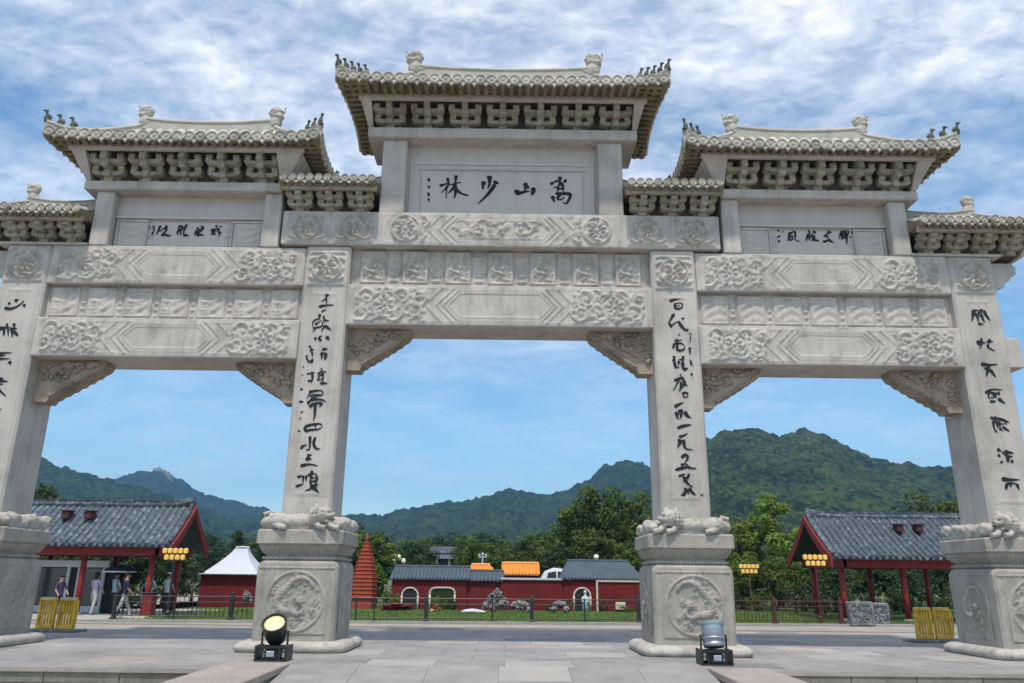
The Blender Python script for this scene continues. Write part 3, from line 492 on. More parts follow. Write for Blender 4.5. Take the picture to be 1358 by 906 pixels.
for k, px in enumerate(pill_x):
    wp, dp = 0.516, 0.564
    b = B(); b.box(px-wp, px+wp, CY-dp, CY+dp, 2.40, 8.655 if k in (0, 3) else 8.725, 0.045)
    p = obj('pillar', b, stone, GATE)
    relief('medallion_panel', p, px-wp+0.05, px+wp-0.05, 7.72, 8.60, PF, pat_medal, carved)
    relief('inscription_panel', p, px-0.40, px+0.40, 3.02, 7.60, PF, pat_panel, stone, step=0.03)
    write(INKG[k], p, PF-0.006)
    # ---- pedestal
    b = B(); b.sq(px, CY, [(0.16, 0.79), (0.20, 0.80), (1.45, 0.815), (1.60, 0.81), (1.68, 0.775), (1.715, 0.73), (1.73, 0.70)], 1.04, 0.05)
    pe = obj('pedestal', b, pedm, GATE, smooth=False)
    b = B(); b.sq(px, CY, [(1.73, 0.72), (1.745, 0.74), (1.79, 0.74), (1.80, 0.70), (1.83, 0.70), (1.85, 0.73), (1.92, 0.77), (1.98, 0.81), (2.02, 0.82), (2.03, 0.84)], 1.04, 0.04)
    obj('cornice', b, pedm, pe)
    b = B()
    for i in range(26):
        q = -0.76+1.52*i/25
        for s in (-1, 1):
            b.tube([(px+q*0.90, CY+s*0.765, 1.845), (px+q*.95, CY+s*0.81, 1.93), (px+q, CY+s*0.852, 2.015)], [0.010, 0.020, 0.018], 5); b.tube([(px+s*0.735, CY+q*0.93, 1.845), (px+s*0.78, CY+q*.99, 1.93), (px+s*0.82, CY+q*1.04, 2.015)], [0.010, 0.020, 0.018], 5)
    obj('petal_moulding', b, pedm, pe, kind='stuff')
    b = B()                                                       # beads under the cornice
    for s in (-1, 1):
        for i in range(22):
            b.ball((px-0.70+1.4*i/21, CY+s*0.77, 1.765), (0.030, 0.03, 0.03), 6, 4)
            b.ball((px+s*0.745, CY-0.72+1.44*i/21, 1.765), (0.03, 0.030, 0.03), 6, 4)
    obj('bead_moulding', b, pedm, pe, kind='stuff')
    b = B(); b.sq(px, CY, [(2.03, 0.845), (2.05, 0.875), (2.29, 0.875), (2.325, 0.85)], 1.04, 0.06)
    obj('cap_slab', b, pedm, pe)
    # rounded, worn foot
    rings = []
    for z, h_ in [(0.0, 1.06), (0.05, 1.10), (0.11, 1.10), (0.16, 1.06), (0.195, 0.98), (0.20, 0.84)]:
        ring = []
        for i in range(64):
            t = i/64*8; sd_ = int(t//2); u = (t % 2)-1
            q = [(u, -1), (1, u), (-u, 1), (-1, -u)][sd_]
            m_ = max(abs(q[0]), abs(q[1])); rr = (abs(q[0])**9+abs(q[1])**9)**(1/9)
            nn = 1+0.018*noise.noise(Vector((q[0]*3, q[1]*3, z*8+k*5)))
            ring.append((px+q[0]/rr*h_*nn, CY+q[1]/rr*h_*1.02*nn, z))
        rings.append(ring)
    b = B(); b.loft(rings); obj('plinth', b, lionm, pe, smooth=True)
    def pat_round(U, V, w, h, k=k):
        r = min(w, h)*0.46; d = np.hypot(U-w/2, V-h/2)/r
        H = np.maximum(dragon(U, V, w/2, h/2, r*0.98, 1 if k % 2 else -1, 0.065), curls(U, V, 60, 0.06, 0.12, 40+k, None, 0.032))
        return np.where(d < 0.94, H-0.012, 0)+0.03*np.exp(-((d-1.0)/0.035)**2)
    def pat_band(U, V, w, h):
        return 0.016*(0.5+0.5*np.cos(U*60))*(0.5+0.5*np.cos(V*50))+0.02*np.exp(-((V-0.03)/0.012)**2)
    relief('carved_roundel', pe, px-0.63, px+0.63, 0.33, 1.55, CY-0.835-0.012, pat_round, pedm, 0.022)
    relief('petal_band', pe, px-0.76, px+0.76, 1.545, 1.66, CY-0.835-0.006, pat_band, pedm, 0.018)
    relief('carved_roundel', pe, CY-0.55, CY+0.55, 0.33, 1.55, px+0.815, pat_round, pedm, 0.03, 'right')
    relief('carved_roundel', pe, CY-0.55, CY+0.55, 0.33, 1.55, px-0.815, pat_round, pedm, 0.03, 'left')
    # ---- stone beasts lying round the pillar foot
    rg = random.Random(30+k)
    b = B()
    b.sq(px, CY, [(2.31, 0.82), (2.36, 0.83), (2.50, 0.79), (2.60, 0.70), (2.62, 0.55)], 1.03, 0.2)
    for s in (-1, 1):
        for t in np.linspace(-0.72, 0.72, 6): b.ball((px+s*0.72, CY+t, 2.47+rg.uniform(-.03, .04)), (0.15, 0.2, 0.14), 10, 6, 0, 0.45, 3, rg.randint(0, 99))
    rockb = b
    fl_ = -1 if k in (0, 1) else 1
    hx = px-fl_*0.42; fy = CY-0.73                                # head on the inner side of the front
    b = B()
    b.ball((px+fl_*0.10, fy, 2.49), (0.58, 0.18, 0.15), 20, 12)                          # back and belly
    b.ball((px+fl_*0.50, fy-0.03, 2.49), (0.24, 0.21, 0.18), 16, 10)                     # haunch
    b.tube([(px+fl_*0.52, fy-0.16, 2.42), (px+fl_*0.40, fy-0.21, 2.37), (px+fl_*0.28, fy-0.22, 2.36)], [0.075, 0.055, 0.055], 8)
    b.tube([(px+fl_*0.68, fy-0.05, 2.42), (px+fl_*0.80, fy-0.04, 2.50), (px+fl_*0.78, fy-0.06, 2.63), (px+fl_*0.66, fy-0.07, 2.66), (px+fl_*0.62, fy-0.07, 2.59)], [0.045, 0.05, 0.055, 0.05, 0.035], 8)
    b.ball((hx, fy-0.08, 2.63), (0.19, 0.19, 0.18), 18, 12)                              # head
    b.ball((hx-fl_*0.15, fy-0.17, 2.60), (0.11, 0.11, 0.055), 12, 8)                     # upper jaw
    b.ball((hx-fl_*0.13, fy-0.15, 2.49), (0.09, 0.09, 0.035), 12, 8)                     # lower jaw
    b.ball((hx-fl_*0.24, fy-0.20, 2.635), (0.04, 0.04, 0.035), 8, 6)
    for s in (-1, 1):
        b.ball((hx-fl_*0.09+s*0.07, fy-0.24, 2.70), (0.045, 0.035, 0.03), 8, 6)
        b.ball((hx+fl_*0.06+s*0.11, fy-0.04, 2.80), (0.05, 0.05, 0.065), 8, 6)
        b.tube([(hx+s*0.13, fy-0.12, 2.46), (hx+s*0.14-fl_*0.10, fy-0.22, 2.38), (hx+s*0.14-fl_*0.24, fy-0.25, 2.355)], [0.075, 0.055, 0.06], 8)
    for i in range(15):                                                                   # curled mane in two rings
        aa = 2*PI*i/15
        b.ball((hx+fl_*0.13, fy-0.10+math.cos(aa)*0.17, 2.62+math.sin(aa)*0.17), 0.048, 8, 6); b.ball((hx+fl_*0.22, fy-0.06+math.cos(aa+.2)*0.15, 2.58+math.sin(aa+.2)*0.15), 0.05, 8, 6)
    for i in range(7): b.ball((px+fl_*(-0.1+0.1*i), fy-0.02, 2.635-0.002*i*i), (0.035, 0.03, 0.03), 7, 5)
    sculpt('carved_rock_base', rockb, lionm, pe, 0.03, 0.008, 7)
    sculpt('reclining_stone_lion', b, lionm, pe, 0.014, 0.0035, 16)

# ---- lintels
def hexband(U, V, w, h, a, seed, flowers=True, motif=False):
    c = w/2; v = np.abs(V-h/2); sl = 0.95
    q = np.abs(U-c)+v*sl                                     # distance along the chevron
    inner = 0.022*np.exp(-((np.maximum(q-a+0.10, (v-(h/2-0.17))*1.3))/0.018)**2)
    groove = 0.03*np.exp(-((np.maximum(q-a, (v-(h/2-0.10))*1.3))/0.016)**2)
    ch = 0.026*(np.exp(-((q-a-0.16)/0.016)**2)+np.exp(-((q-a-0.42)/0.018)**2))*(v < h/2-0.04)
    H = inner+groove+ch
    m = (q > a+0.46)*(np.minimum(V, h-V) > 0.05)*(np.minimum(U, w-U) > 0.14)
    F = np.zeros_like(U)
    for s in (-1, 1):
        e0 = c+s*(a+0.42); e1 = c+s*(w/2-0.12); F = np.maximum(F, np.maximum(vine(U, V, min(e0, e1), max(e0, e1), 0.05, h-0.05, seed+s, 0.05), curls(U, V, 60, 0.05, 0.10, seed+s*3+9, (min(e0, e1), max(e0, e1), 0.06, h-0.06), 0.036)))
        cx = c+s*(a+(w/2-a)*0.62); r = h*0.33
        F = np.where(np.hypot(U-cx, V-h/2) < r*1.08, rosette(U, V, cx, h/2, r, seed, 0.055), F)
    if motif:
        D = np.maximum(dragon(U, V, c-0.50, h/2, h*0.38, 1, 0.06), dragon(U, V, c+0.50, h/2, h*0.38, -1, 0.06)); D = np.maximum(D, 0.06*np.exp(-(np.hypot(U-c, V-h/2)/0.07)**4)); D = np.maximum(D, curls(U, V, 70, 0.06, 0.11, seed+5, (c-a, c+a, 0.12, h-0.12), 0.04))
        H = np.maximum(H, D*(q < a-0.12)*(v < h/2-0.15))
        F = np.where(np.abs(U-c) > 1.85, rosette(U, V, np.where(U > c, c+2.22, c-2.22), h/2, h*0.40, seed, 0.06, 10), F)
    return np.maximum(H, F*m)+frame(U, V, w, h, 0.05, 0.010, 0.012)
def lintel(name, x0, x1, z0, z1, y0, a, seed, motif=False, m=stone):
    b = B(); b.box(x0, x1, y0, 2*CY-y0, z0, z1, 0.02); o = obj(name, b, m, GATE)
    relief('carved_face', o, x0+0.06, x1-0.06, z0+0.03, z1-0.03, y0, lambda U, V, w, h: hexband(U, V, w, h, a, seed, motif=motif), carved)
    return o
inL, inR = pill_x[1]+0.516, pill_x[2]-0.516
lintel('lower_lintel', inL-0.02, inR+0.02, 6.83, 7.80, 16.492, 1.28, 11)
def frieze(x0, x1, z0, z1, n, seed, tall):
    y = 16.70 if tall else 16.66
    b = B(); b.box(x0, x1, y, 2*CY-y, z0, z1); f = obj('frieze', b, carved, GATE)
    def strip(U, V, w, h): return 0.03*smooth01(np.cos((V-h/2)*42)*np.cos((U-w/2)*min(30, PI/w))*1.4-0.15)+frame(U, V, w, h, 0.025, 0.010, 0.02)
    def pan(U, V, w, h):
        d = np.minimum(np.minimum(U, w-U), np.minimum(V, h-V))
        F = np.maximum(dragon(U, V, w/2, h/2, min(w, h)*0.45, 1, 0.085), curls(U, V, 22, 0.05, 0.09, seed+3, None, 0.055)) if tall else 0.018*(0.5+0.5*np.sin(V*30+3*np.sin(U*7+seed)))+curls(U, V, 5, 0.10, 0.16, seed+3, None, 0.02)
        return np.where(d > 0.055, F, 0)+(0.06 if tall else 0.035)*np.exp(-((d-0.035)/0.018)**2)+0.012
    L = x1-x0; pit = L/n; pr = 0.03 if tall else 0.012; wd = pit*(0.62 if tall else 0.80)
    for i in range(n):
        c = x0+pit*(i+0.5)
        bb = B(); bb.box(c-wd/2, c+wd/2, y-pr, y+0.01, z0+0.05, z1-0.03, 0.012); o = obj('frieze_panel', bb, carved, f)
        relief('frieze_panel_carving', f, c-wd/2+0.015, c+wd/2-0.015, z0+0.065, z1-0.045, y-pr, pan, carved, 0.024)
        if i < n-1: relief('frieze_strip', f, c+wd/2+0.03, c+pit-wd/2-0.03, z0+0.02, z1-0.03, y, strip, carved, 0.024)
frieze(inL+0.004, inR-0.004, 7.803, 8.722, 7, 21, True)
# the band that runs across the middle under the small roofs
bx0, bx1 = CX-5.08, CX+5.08
b = B(); b.box(bx0, bx1, 16.40, 2*CY-16.40, 8.73, 9.57, 0.02); band = obj('middle_band', b, stone, GATE)
for s in (-1, 1):
    for q0, q1 in ((3.98, 4.98), (2.92, 3.88)):
        xs = sorted((CX+s*q0, CX+s*q1)); relief('medallion_panel', band, xs[0], xs[1], 8.76, 9.54, 16.40, pat_medal, carved)
def pat_main(U, V, w, h):
    H = hexband(U, V, w, h, 1.30, 33, motif=True)
    return H
relief('carved_face', band, CX-2.78, CX+2.78, 8.75, 9.55, 16.40, pat_main, carved)
for s, x0, x1 in ((-1, pill_x[0]+0.516, pill_x[1]-0.516), (1, pill_x[2]+0.516, pill_x[3]-0.516)):
    lintel('lower_lintel', x0-0.03 if s < 0 else x0-0.01, x1+(0.01 if s < 0 else 0.03), 6.00, 6.90, 16.452, 1.05, 50+s)
    lintel('upper_lintel', x0+0.004, x1-0.004, 7.73, 8.66, 16.478, 1.00, 60+s)
    frieze(x0+0.004, x1-0.004, 6.903, 7.727, 7, 70+s, False)
# ---- scalloped corner brackets under the lintels
def spandrel(xp, zt, s, L, Hh, label=None):
    n = 7; P = [(0, 0), (L, 0), (L, -0.10)]
    for i in range(n):
        t0 = i/n; t1 = (i+1)/n
        a0 = L*(1-t0)**1.0*0.97; a1 = L*(1-t1)*0.97+0.30*(t1)
        z0 = -0.10-(Hh-0.22)*t0**0.9; z1 = -0.10-(Hh-0.22)*t1**0.9
        x_0 = L-(L-0.34)*t0; x_1 = L-(L-0.34)*t1
        for q in (0.15, 0.5, 0.85):
            P.append((x_0+(x_1-x_0)*q, z0+(z1-z0)*q-0.055*math.sin(q*PI)))
        P.append((x_1+0.03, z1-0.005))
    P += [(0.36, -Hh+0.10), (0.30, -Hh), (0, -Hh)]
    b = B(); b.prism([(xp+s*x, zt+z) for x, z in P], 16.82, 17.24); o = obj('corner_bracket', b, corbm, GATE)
    rb = B()
    rg = random.Random(int(abs(xp*10)))
    for i in range(46):                                             # carved foliage in high relief
        t = rg.random(); x = 0.08+(L-0.25)*t; zz = -0.06-(Hh-0.30)*(1-t)*rg.random()**0.8
        rb.ball((xp+s*x, 16.82, zt+zz), (rg.uniform(.04, .085), 0.075, rg.uniform(.035, .065)), 7, 5, 0, 0.3, 3, i)
    obj('bracket_carving', rb, corbm, o, smooth=True, kind='stuff')
    eb = B()
    for i in range(len(P)-3):
        if i < 2: continue
        a, c = P[i], P[i+1]; eb.tube([(xp+s*a[0], 16.80, zt+a[1]+0.05), (xp+s*c[0], 16.80, zt+c[1]+0.05)], 0.028, 6)
    obj('bracket_rim', eb, corbm, o, smooth=True)
spandrel(inL, 6.828, 1, 1.42, 0.98); spandrel(inR, 6.828, -1, 1.42, 0.98)
spandrel(pill_x[1]-0.516, 5.998, -1, 1.42, 0.92); spandrel(pill_x[2]+0.516, 5.998, 1, 1.42, 0.92)
spandrel(pill_x[0]+0.516, 5.998, 1, 1.50, 0.96); spandrel(pill_x[3]-0.516, 5.998, -1, 1.50, 0.96)
# ---- ends that stick out past the outer pillars
for s in (-1, 1):
    x0 = pill_x[0 if s < 0 else 3]+s*0.516
    P = [(0, 8.60), (0.62, 8.60), (0.70, 8.50), (0.68, 8.33), (0.55, 8.30), (0.52, 8.18), (0.40, 8.14), (0.36, 8.02), (0.22, 7.98), (0.14, 7.88), (0, 7.86)]
    b = B(); b.prism([(x0+s*x, z) for x, z in P], 16.72, 17.34); obj('beam_end', b, stone, GATE)
    b = B(); b.box(*sorted((x0, x0+s*0.50)), 16.74, 17.32, 6.08, 6.78, 0.02); obj('beam_end', b, stone, GATE)

# ---- upper frames with the boards
def board(x0, x1, z0, z1, wcol, xa, xb, ycap, zc, name):
    b = B(); b.box(x0+wcol, x1-wcol, 16.76, 2*CY-16.76, z0, z1); bd = obj('name_board', b, plaque_m, GATE, label=name)
    for a, c in ((x0, x0+wcol), (x1-wcol, x1)):
        b = B(); b.box(a, c, 16.462, 2*CY-16.462, z0, z1, 0.03); obj('small_pillar', b, stone, GATE)
    b = B(); b.box(xa, xb, ycap, 2*CY-ycap, z1, zc, 0.02); obj('cap_beam', b, stone, GATE)
    return bd
bd = board(CX-2.88, CX+2.88, 9.573, 11.53, 0.585, CX-3.24, CX+3.24, 16.33, 11.79, 'large board with four black characters')
b = B()
for x0, x1, z0, z1, y in ((CX-2.24, CX+2.24, 11.02, 11.12, 16.73), (CX-2.24, CX-2.14, 9.63, 11.02, 16.73), (CX+2.14, CX+2.24, 9.63, 11.02, 16.73), (CX-2.05, CX+2.05, 10.88, 10.92, 16.74)):
    b.box(x0, x1, y, 16.77, z0, z1, 0.012)
obj('board_moulding', b, plaque_m, bd)
b = B(); b.box(CX-1.93, CX+1.93, 16.715, 16.77, 9.66, 10.80, 0.02); tb = obj('inscription_tablet', b, plaque_m, bd)
relief('tablet_border', bd, CX-1.93, CX+1.93, 9.66, 10.80, 16.715, lambda U, V, w, h: frame(U, V, w, h, 0.07, 0.014, 0.02)*(~((np.minimum(U, w-U) < 0.16) & (np.minimum(V, h-V) < 0.16))), plaque_m, 0.02)
write('main', bd, 16.708)
for s in (-1, 1):
    if s < 0: x0, x1, xa, xb, tx0, tx1 = -9.74, -5.36, -10.02, -5.36, -8.57, -6.56
    else: x0, x1, xa, xb, tx0, tx1 = 4.96, 9.34, 4.96, 9.62, 6.16, 8.16
    bd = board(x0, x1, 8.663, 10.05, 0.42, xa, xb, 16.36, 10.27, 'smaller board with a row of black characters')
    mx = (x0+x1)/2; w2 = (x1-x0)/2-0.42
    for sx in (-1, 1):
        c = mx+sx*(w2-0.42)
        b = B(); b.box(c-0.36, c+0.36, 16.74, 16.77, 8.72, 9.42, 0.02); sp_ = obj('side_panel', b, plaque_m, bd)
        b = B()
        for q in ((c-0.37, c+0.37, 9.37, 9.43), (c-0.37, c+0.37, 8.71, 8.76), (c-0.37, c-0.32, 8.762, 9.368), (c+0.32, c+0.37, 8.762, 9.368)): b.box(q[0], q[1], 16.68, 16.74, q[2], q[3], 0.012)
        obj('panel_frame', b, stone, sp_) if False else obj('panel_frame', b, stone, bd)
        relief('side_panel_carving', bd, c-0.35, c+0.35, 8.73, 9.41, 16.74, lambda U, V, w, h: frame(U, V, w, h, 0.06, 0.016, 0.05)+0.045*(0.5+0.5*np.sin(V*34+2.5*np.sin(U*5)))*(np.minimum(np.minimum(U, w-U), np.minimum(V, h-V)) > 0.1), plaque_m, 0.024)
        c2 = mx+sx*(w2-0.88); relief('side_strip', bd, c2-0.07, c2+0.07, 8.72, 9.42, 16.76, lambda U, V, w, h: curls(U, V, 18, 0.04, 0.07, 8, None, 0.06), plaque_m, 0.02)
    b = B(); b.box(mx-w2+.004, mx+w2-.004, 16.68, 16.765, 9.46, 9.53, 0.012); obj('board_moulding', b, plaque_m, bd); b = B(); b.box(mx-1.03, mx+1.03, 16.735, 16.765, 8.68, 9.40, 0.015); obj('inscription_tablet', b, plaque_m, bd)
    write('left_plaque' if s < 0 else 'right_plaque', bd, 16.726)

# ---- bracket sets (shared mesh)
def bracket_mesh(w, h, dep):
    b = B(); u = h/0.55
    b.box(-0.10, 0.10, -0.16, 0.02, 0, 0.12*u, 0.015)
    for zz, yy, ww in ((0.14*u, -0.13, w*0.94), (0.33*u, -0.13-dep*0.45, w)):
        P = [(-ww/2, zz+0.04), (-ww/2+0.03, zz-0.005), (-ww/2+0.14, zz-0.03), (0, zz-0.035), (ww/2-0.14, zz-0.03), (ww/2-0.03, zz-0.005), (ww/2, zz+0.04), (ww/2, zz+0.10*u), (ww/2-0.13, zz+0.10*u), (ww/2-0.15, zz+0.055*u), (-ww/2+0.15, zz+0.055*u), (-ww/2+0.13, zz+0.10*u), (-ww/2, zz+0.10*u)]
        b.prism(P, yy-0.09, yy+0.10)
        for s in (-1, 1): b.box(s*(ww/2-0.085)-0.075, s*(ww/2-0.085)+0.075, yy-0.11, yy+0.11, zz+0.095*u, zz+0.17*u, 0.012)
    b.box(-0.075, 0.075, -0.16-dep*0.35, -0.05, 0.08*u, 0.22*u, 0.015)
    b.box(-0.085, 0.085, -0.18-dep*0.75, -0.05, 0.22*u, 0.36*u, 0.02)
    b.hexa([(-0.07, -0.24-dep*0.9, 0.34*u), (0.07, -0.24-dep*0.9, 0.34*u), (0.07, -0.02, 0.30*u), (-0.07, -0.02, 0.30*u), (-0.07, -0.18-dep*0.9, h), (0.07, -0.18-dep*0.9, h), (0.07, 0, h), (-0.07, 0, h)])
    b.box(-w*0.30, w*0.30, -0.05, 0.04, 0.0, h)
    return b.mesh('bracket_set', brackm)
def disc_mesh(r):
    b = B(); n = 14
    ring = lambda rr, y: [(rr*math.cos(2*PI*i/n), y, rr*math.sin(2*PI*i/n)) for i in range(n)]
    b.loft([ring(r, 0.05), ring(r, -0.02), ring(r*0.86, -0.035), ring(r*0.80, -0.015), ring(r*0.35, -0.012), ring(r*0.22, -0.03), ring(0.01, -0.032)][::-1])
    return b.mesh('eave_tile_end', tilem, smooth=False)
def drip_mesh(w, h):
    b = B(); P = [(-w/2, 0.05), (-w/2, -0.01), (-w*0.3, -h*0.42), (-w*0.12, -h*0.6), (0, -h), (w*0.12, -h*0.6), (w*0.3, -h*0.42), (w/2, -0.01), (w/2, 0.05), (w*0.25, 0.0), (0, -0.015), (-w*0.25, 0.0)]
    b.prism(P, -0.03, 0.02); return b.mesh('drip_tile', tilem)
def figure_mesh():
    b = B(); b.box(-0.05, 0.05, -0.05, 0.05, -0.02, 0.03)
    b.ball((0.0, 0, 0.085), (0.055, 0.045, 0.075), 8, 6); b.ball((0.03, 0, 0.155), (0.026, 0.026, 0.04), 7, 5)
    b.ball((0.045, 0, 0.205), (0.042, 0.03, 0.032), 8, 6); b.ball((0.085, 0, 0.195), (0.02, 0.018, 0.016), 6, 4)
    b.tube([(-0.04, 0, 0.05), (-0.07, 0, 0.10), (-0.05, 0, 0.15)], [0.02, 0.016, 0.008], 6)
    b.tube([(0.04, 0, 0.10), (0.06, 0, 0.02)], 0.014, 5); b.tube([(0.03, 0, 0.23), (0.02, 0, 0.26)], [0.012, 0.004], 5)
    return b.mesh('ridge_figure', finm, smooth=True)
DISC, DRIP, FIG = disc_mesh(0.130), drip_mesh(0.215, 0.125), figure_mesh()
DISCS, DRIPS = disc_mesh(0.092), drip_mesh(0.165, 0.085)

def beast(x, y, z, s, sc, parent):            # ridge-end dragon: head biting the ridge, curled tail, horn
    b = B(); q = lambda dx, dy, dz: (x+s*dx*sc, y+dy*sc, z+dz*sc)
    b.ball(q(0, 0, 0.06), (0.19*sc, 0.17*sc, 0.22*sc), 14, 10)
    b.ball(q(-0.16, 0, 0.02), (0.15*sc, 0.13*sc, 0.08*sc), 12, 8)
    b.ball(q(-0.14, 0, -0.13), (0.14*sc, 0.11*sc, 0.045*sc), 12, 6)
    b.tube([q(0.04, 0, 0.12), q(0.09, 0, 0.30), q(0.04, 0, 0.46), q(-0.07, 0, 0.50), q(-0.13, 0, 0.42), q(-0.07, 0, 0.33)],
           [0.16*sc, 0.17*sc, 0.16*sc, 0.13*sc, 0.10*sc, 0.08*sc], 10)
    b.ball(q(-0.01, 0, 0.36), (0.17*sc, 0.13*sc, 0.16*sc), 12, 9)
    for i in range(7): b.ball(q(-0.15+0.055*i, 0, 0.60-0.012*(i-3)**2), (0.035*sc, 0.10*sc, 0.035*sc), 8, 6)
    for i in range(5): b.ball(q(0.17-0.02*i, 0, 0.10+0.10*i), (0.04*sc, 0.05*sc, 0.05*sc), 6, 5)
    for yy in (-1, 1):
        b.ball(q(-0.13, 0.11*yy, 0.11), 0.035*sc, 6, 5); b.tube([q(-0.18, 0.08*yy, 0.0), q(-0.28, 0.11*yy, 0.05), q(-0.32, 0.10*yy, 0.13)], [0.03*sc, 0.025*sc, 0.01*sc], 6)
    b.tube([q(0.17, 0, 0.36), q(0.25, 0, 0.44), q(0.26, 0, 0.58)], [0.035*sc, 0.03*sc, 0.02*sc], 6); b.ball(q(0.26, 0, 0.60), 0.04*sc, 6, 5)
    sculpt('ridge_dragon', b, ridgem, parent, 0.022, 0.008, 14)

def stone_roof(x0, x1, hd, ze, zr, rx0, rx1, zb, yb, tw, nbr, big=True, lift=0.14, bow=0.13, figs=3, cap=(0, 0), label=None, beasts=(1, 1), bsc=1.0, hR=0.36):
    """x0,x1 eave extent; hd half depth; rx0,rx1 ridge extent (equal to x0/x1 where the roof ends against a wall); zb,yb base of the brackets"""
    mx = (x0+x1)/2; hw = (x1-x0)/2; hipL = rx0-x0 > 0.3; hipR = x1-rx1 > 0.3
    def tpar(x, y):
        t = 1-abs(y)/hd
        if hipL and x < rx0: t = min(t, (x-x0)/(rx0-x0))
        if hipR and x > rx1: t = min(t, (x1-x)/(x1-rx1))
        return max(0.0, t)
    def zz(x, y):
        t = tpar(x, y)
        a = max(0.0, (rx0-x)/(rx0-x0)) if hipL else 0.0
        c = max(0.0, (x-rx1)/(x1-rx1)) if hipR else 0.0
        e = max(a, c); f = abs(y)/hd
        return ze+0.10+(zr-ze-0.10)*t**1.6+lift*(e**2.5)*(f**2.5)
    def bx(y): return bow*(1-(y/hd)**2)
    def by(x):
        u = 1.0
        if hipL and x < mx: u = (mx-x)/hw
        if hipR and x > mx: u = (x-mx)/hw
        if (not hipL and x < mx) or (not hipR and x > mx): u = 0.0
        return bow*(1-u*u)
    def P(x, y, dz=0.0):         # plan position pulled in by the bow near the eaves
        t = tpar(x, y); k = (1-t)**3; X = x; Y = y
        Y = y-math.copysign(by(x)*k*(abs(y)/hd), y)
        if hipL and x < rx0: X = x+bx(y)*k*((rx0-x)/(rx0-x0))
        if hipR and x > rx1: X = x-bx(y)*k*((x-rx1)/(x1-rx1))
        return (X, CY+Y, zz(x, y)+dz)
    b = B(); nx, ny = 36, 17
    xs = np.linspace(x0, x1, nx); ys = np.linspace(-hd, hd, ny)
    b.grid([[P(x, y) for x in xs] for y in ys])
    sof = [[P(x, y, -0.10 if abs(abs(y)-hd) < 1e-6 or i in (0, nx-1) else -0.12) for i, x in enumerate(xs)] for y in ys]
    # underside: follows the eave edge, stays level inside
    def und(x, y):
        p = P(x, y); q = min(1.0, tpar(x, y)*3.0)
        return (p[0], p[1], (zz(x, y)-0.12)*(1-q)+(ze+0.02)*q)
    uu = [[und(x, y) for x in xs] for y in ys]
    b.grid([r[::-1] for r in uu])
    for j in (0, ny-1):
        rr = [P(x, ys[j]) for x in xs]; lo = uu[j]
        b.grid([lo, rr] if j == 0 else [lo[::-1], rr[::-1]])
    for i in (0, nx-1):
        rr = [P(xs[i], y) for y in ys]; lo = [uu[j][i] for j in range(ny)]
        b.grid([lo, rr] if i == nx-1 else [lo[::-1], rr[::-1]])
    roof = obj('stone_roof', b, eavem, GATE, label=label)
    rb = B()                                                       # rafter ends under the eave
    nf = int((x1-x0)/(tw*0.75))
    for i in range(nf):
        x = x0+(i+0.5)*(x1-x0)/nf; p = P(x, -hd); c0 = und(x, -hd+0.02); c1 = und(x, -hd*0.60)
        for s_ in (-1, 1):
            Y0, Y1 = CY+s_*abs(c0[1]-CY), CY+s_*abs(c1[1]-CY)
            ya, yb2 = sorted((Y0, Y1)); za, zb_ = (c0[2], c1[2]) if s_ < 0 else (c1[2], c0[2])
            rb.hexa([(x-.045, ya, za-.05), (x+.045, ya, za-.05), (x+.045, yb2, zb_-.05), (x-.045, yb2, zb_-.05), (x-.045, ya, za+.01), (x+.045, ya, za+.01), (x+.045, yb2, zb_+.01), (x-.045, yb2, zb_+.01)])
    for side, has in ((-1, hipL), (1, hipR)):
        if not has: continue
        ns = int(2*hd/(tw*0.75)); ex = x0 if side < 0 else x1
        for i in range(ns):
            y = -hd+(i+0.5)*2*hd/ns; c0 = und(ex-side*0.02, y); c1 = und(ex-side*0.62, y)
            a_, b_2 = (c0, c1) if side < 0 else (c1, c0); yy = c0[1]
            rb.hexa([(a_[0], yy-.045, a_[2]-.05), (b_2[0], yy-.045, b_2[2]-.05), (b_2[0], yy+.045, b_2[2]-.05), (a_[0], yy+.045, a_[2]-.05), (a_[0], yy-.045, a_[2]+.01), (b_2[0], yy-.045, b_2[2]+.01), (b_2[0], yy+.045, b_2[2]+.01), (a_[0], yy+.045, a_[2]+.01)])
    obj('rafter_ends', rb, eavem, roof, kind='stuff')
    disc, drip = (DISC, DRIP) if big else (DISCS, DRIPS)
    r = 0.118 if big else 0.085
    def row(path, n=5):
        bb = B(); rings = []
        for i, p in enumerate(path):
            q = Vector(path[min(i+1, len(path)-1)])-Vector(path[max(i-1, 0)]); q.z = 0; q.normalize(); sd_ = Vector((-q.y, q.x, 0))
            rings.append([tuple(Vector(p)+sd_*(r*math.cos(a))+Vector((0, 0, 1))*(r*1.05*math.sin(a)+0.0)) for a in [PI*k/6 for k in range(7)]])
        bb.loft(rings, False, False, closed=False)
        obj('tile_row', bb, tilem, roof, smooth=True)
    n = int(round((x1-x0)/tw)); 
    for i in range(n):
        x = x0+(i+0.5)*(x1-x0)/n
        ymax = hd
        if hipL and x < rx0: yh = hd*(1-(x-x0)/(rx0-x0))
        elif hipR and x > rx1: yh = hd*(1-(x1-x)/(x1-rx1))
        else: yh = 0.0
        if hd-yh > 0.10:
            for s in ((-1, 1) if i % 1 == 0 else (-1,)):
                if s > 0 and not big: continue
                row([P(x, s*(hd*1.0-(hd-yh)*k/5), 0.02) for k in range(6)])
        p = P(x, -hd); inst('eave_tile_end', disc, roof, (p[0], p[1]-0.03, p[2]+0.015))
        if i < n-1:
            xx = x0+(i+1)*(x1-x0)/n; p = P(xx, -hd); inst('drip_tile', drip, roof, (p[0], p[1]-0.012, p[2]-0.055))
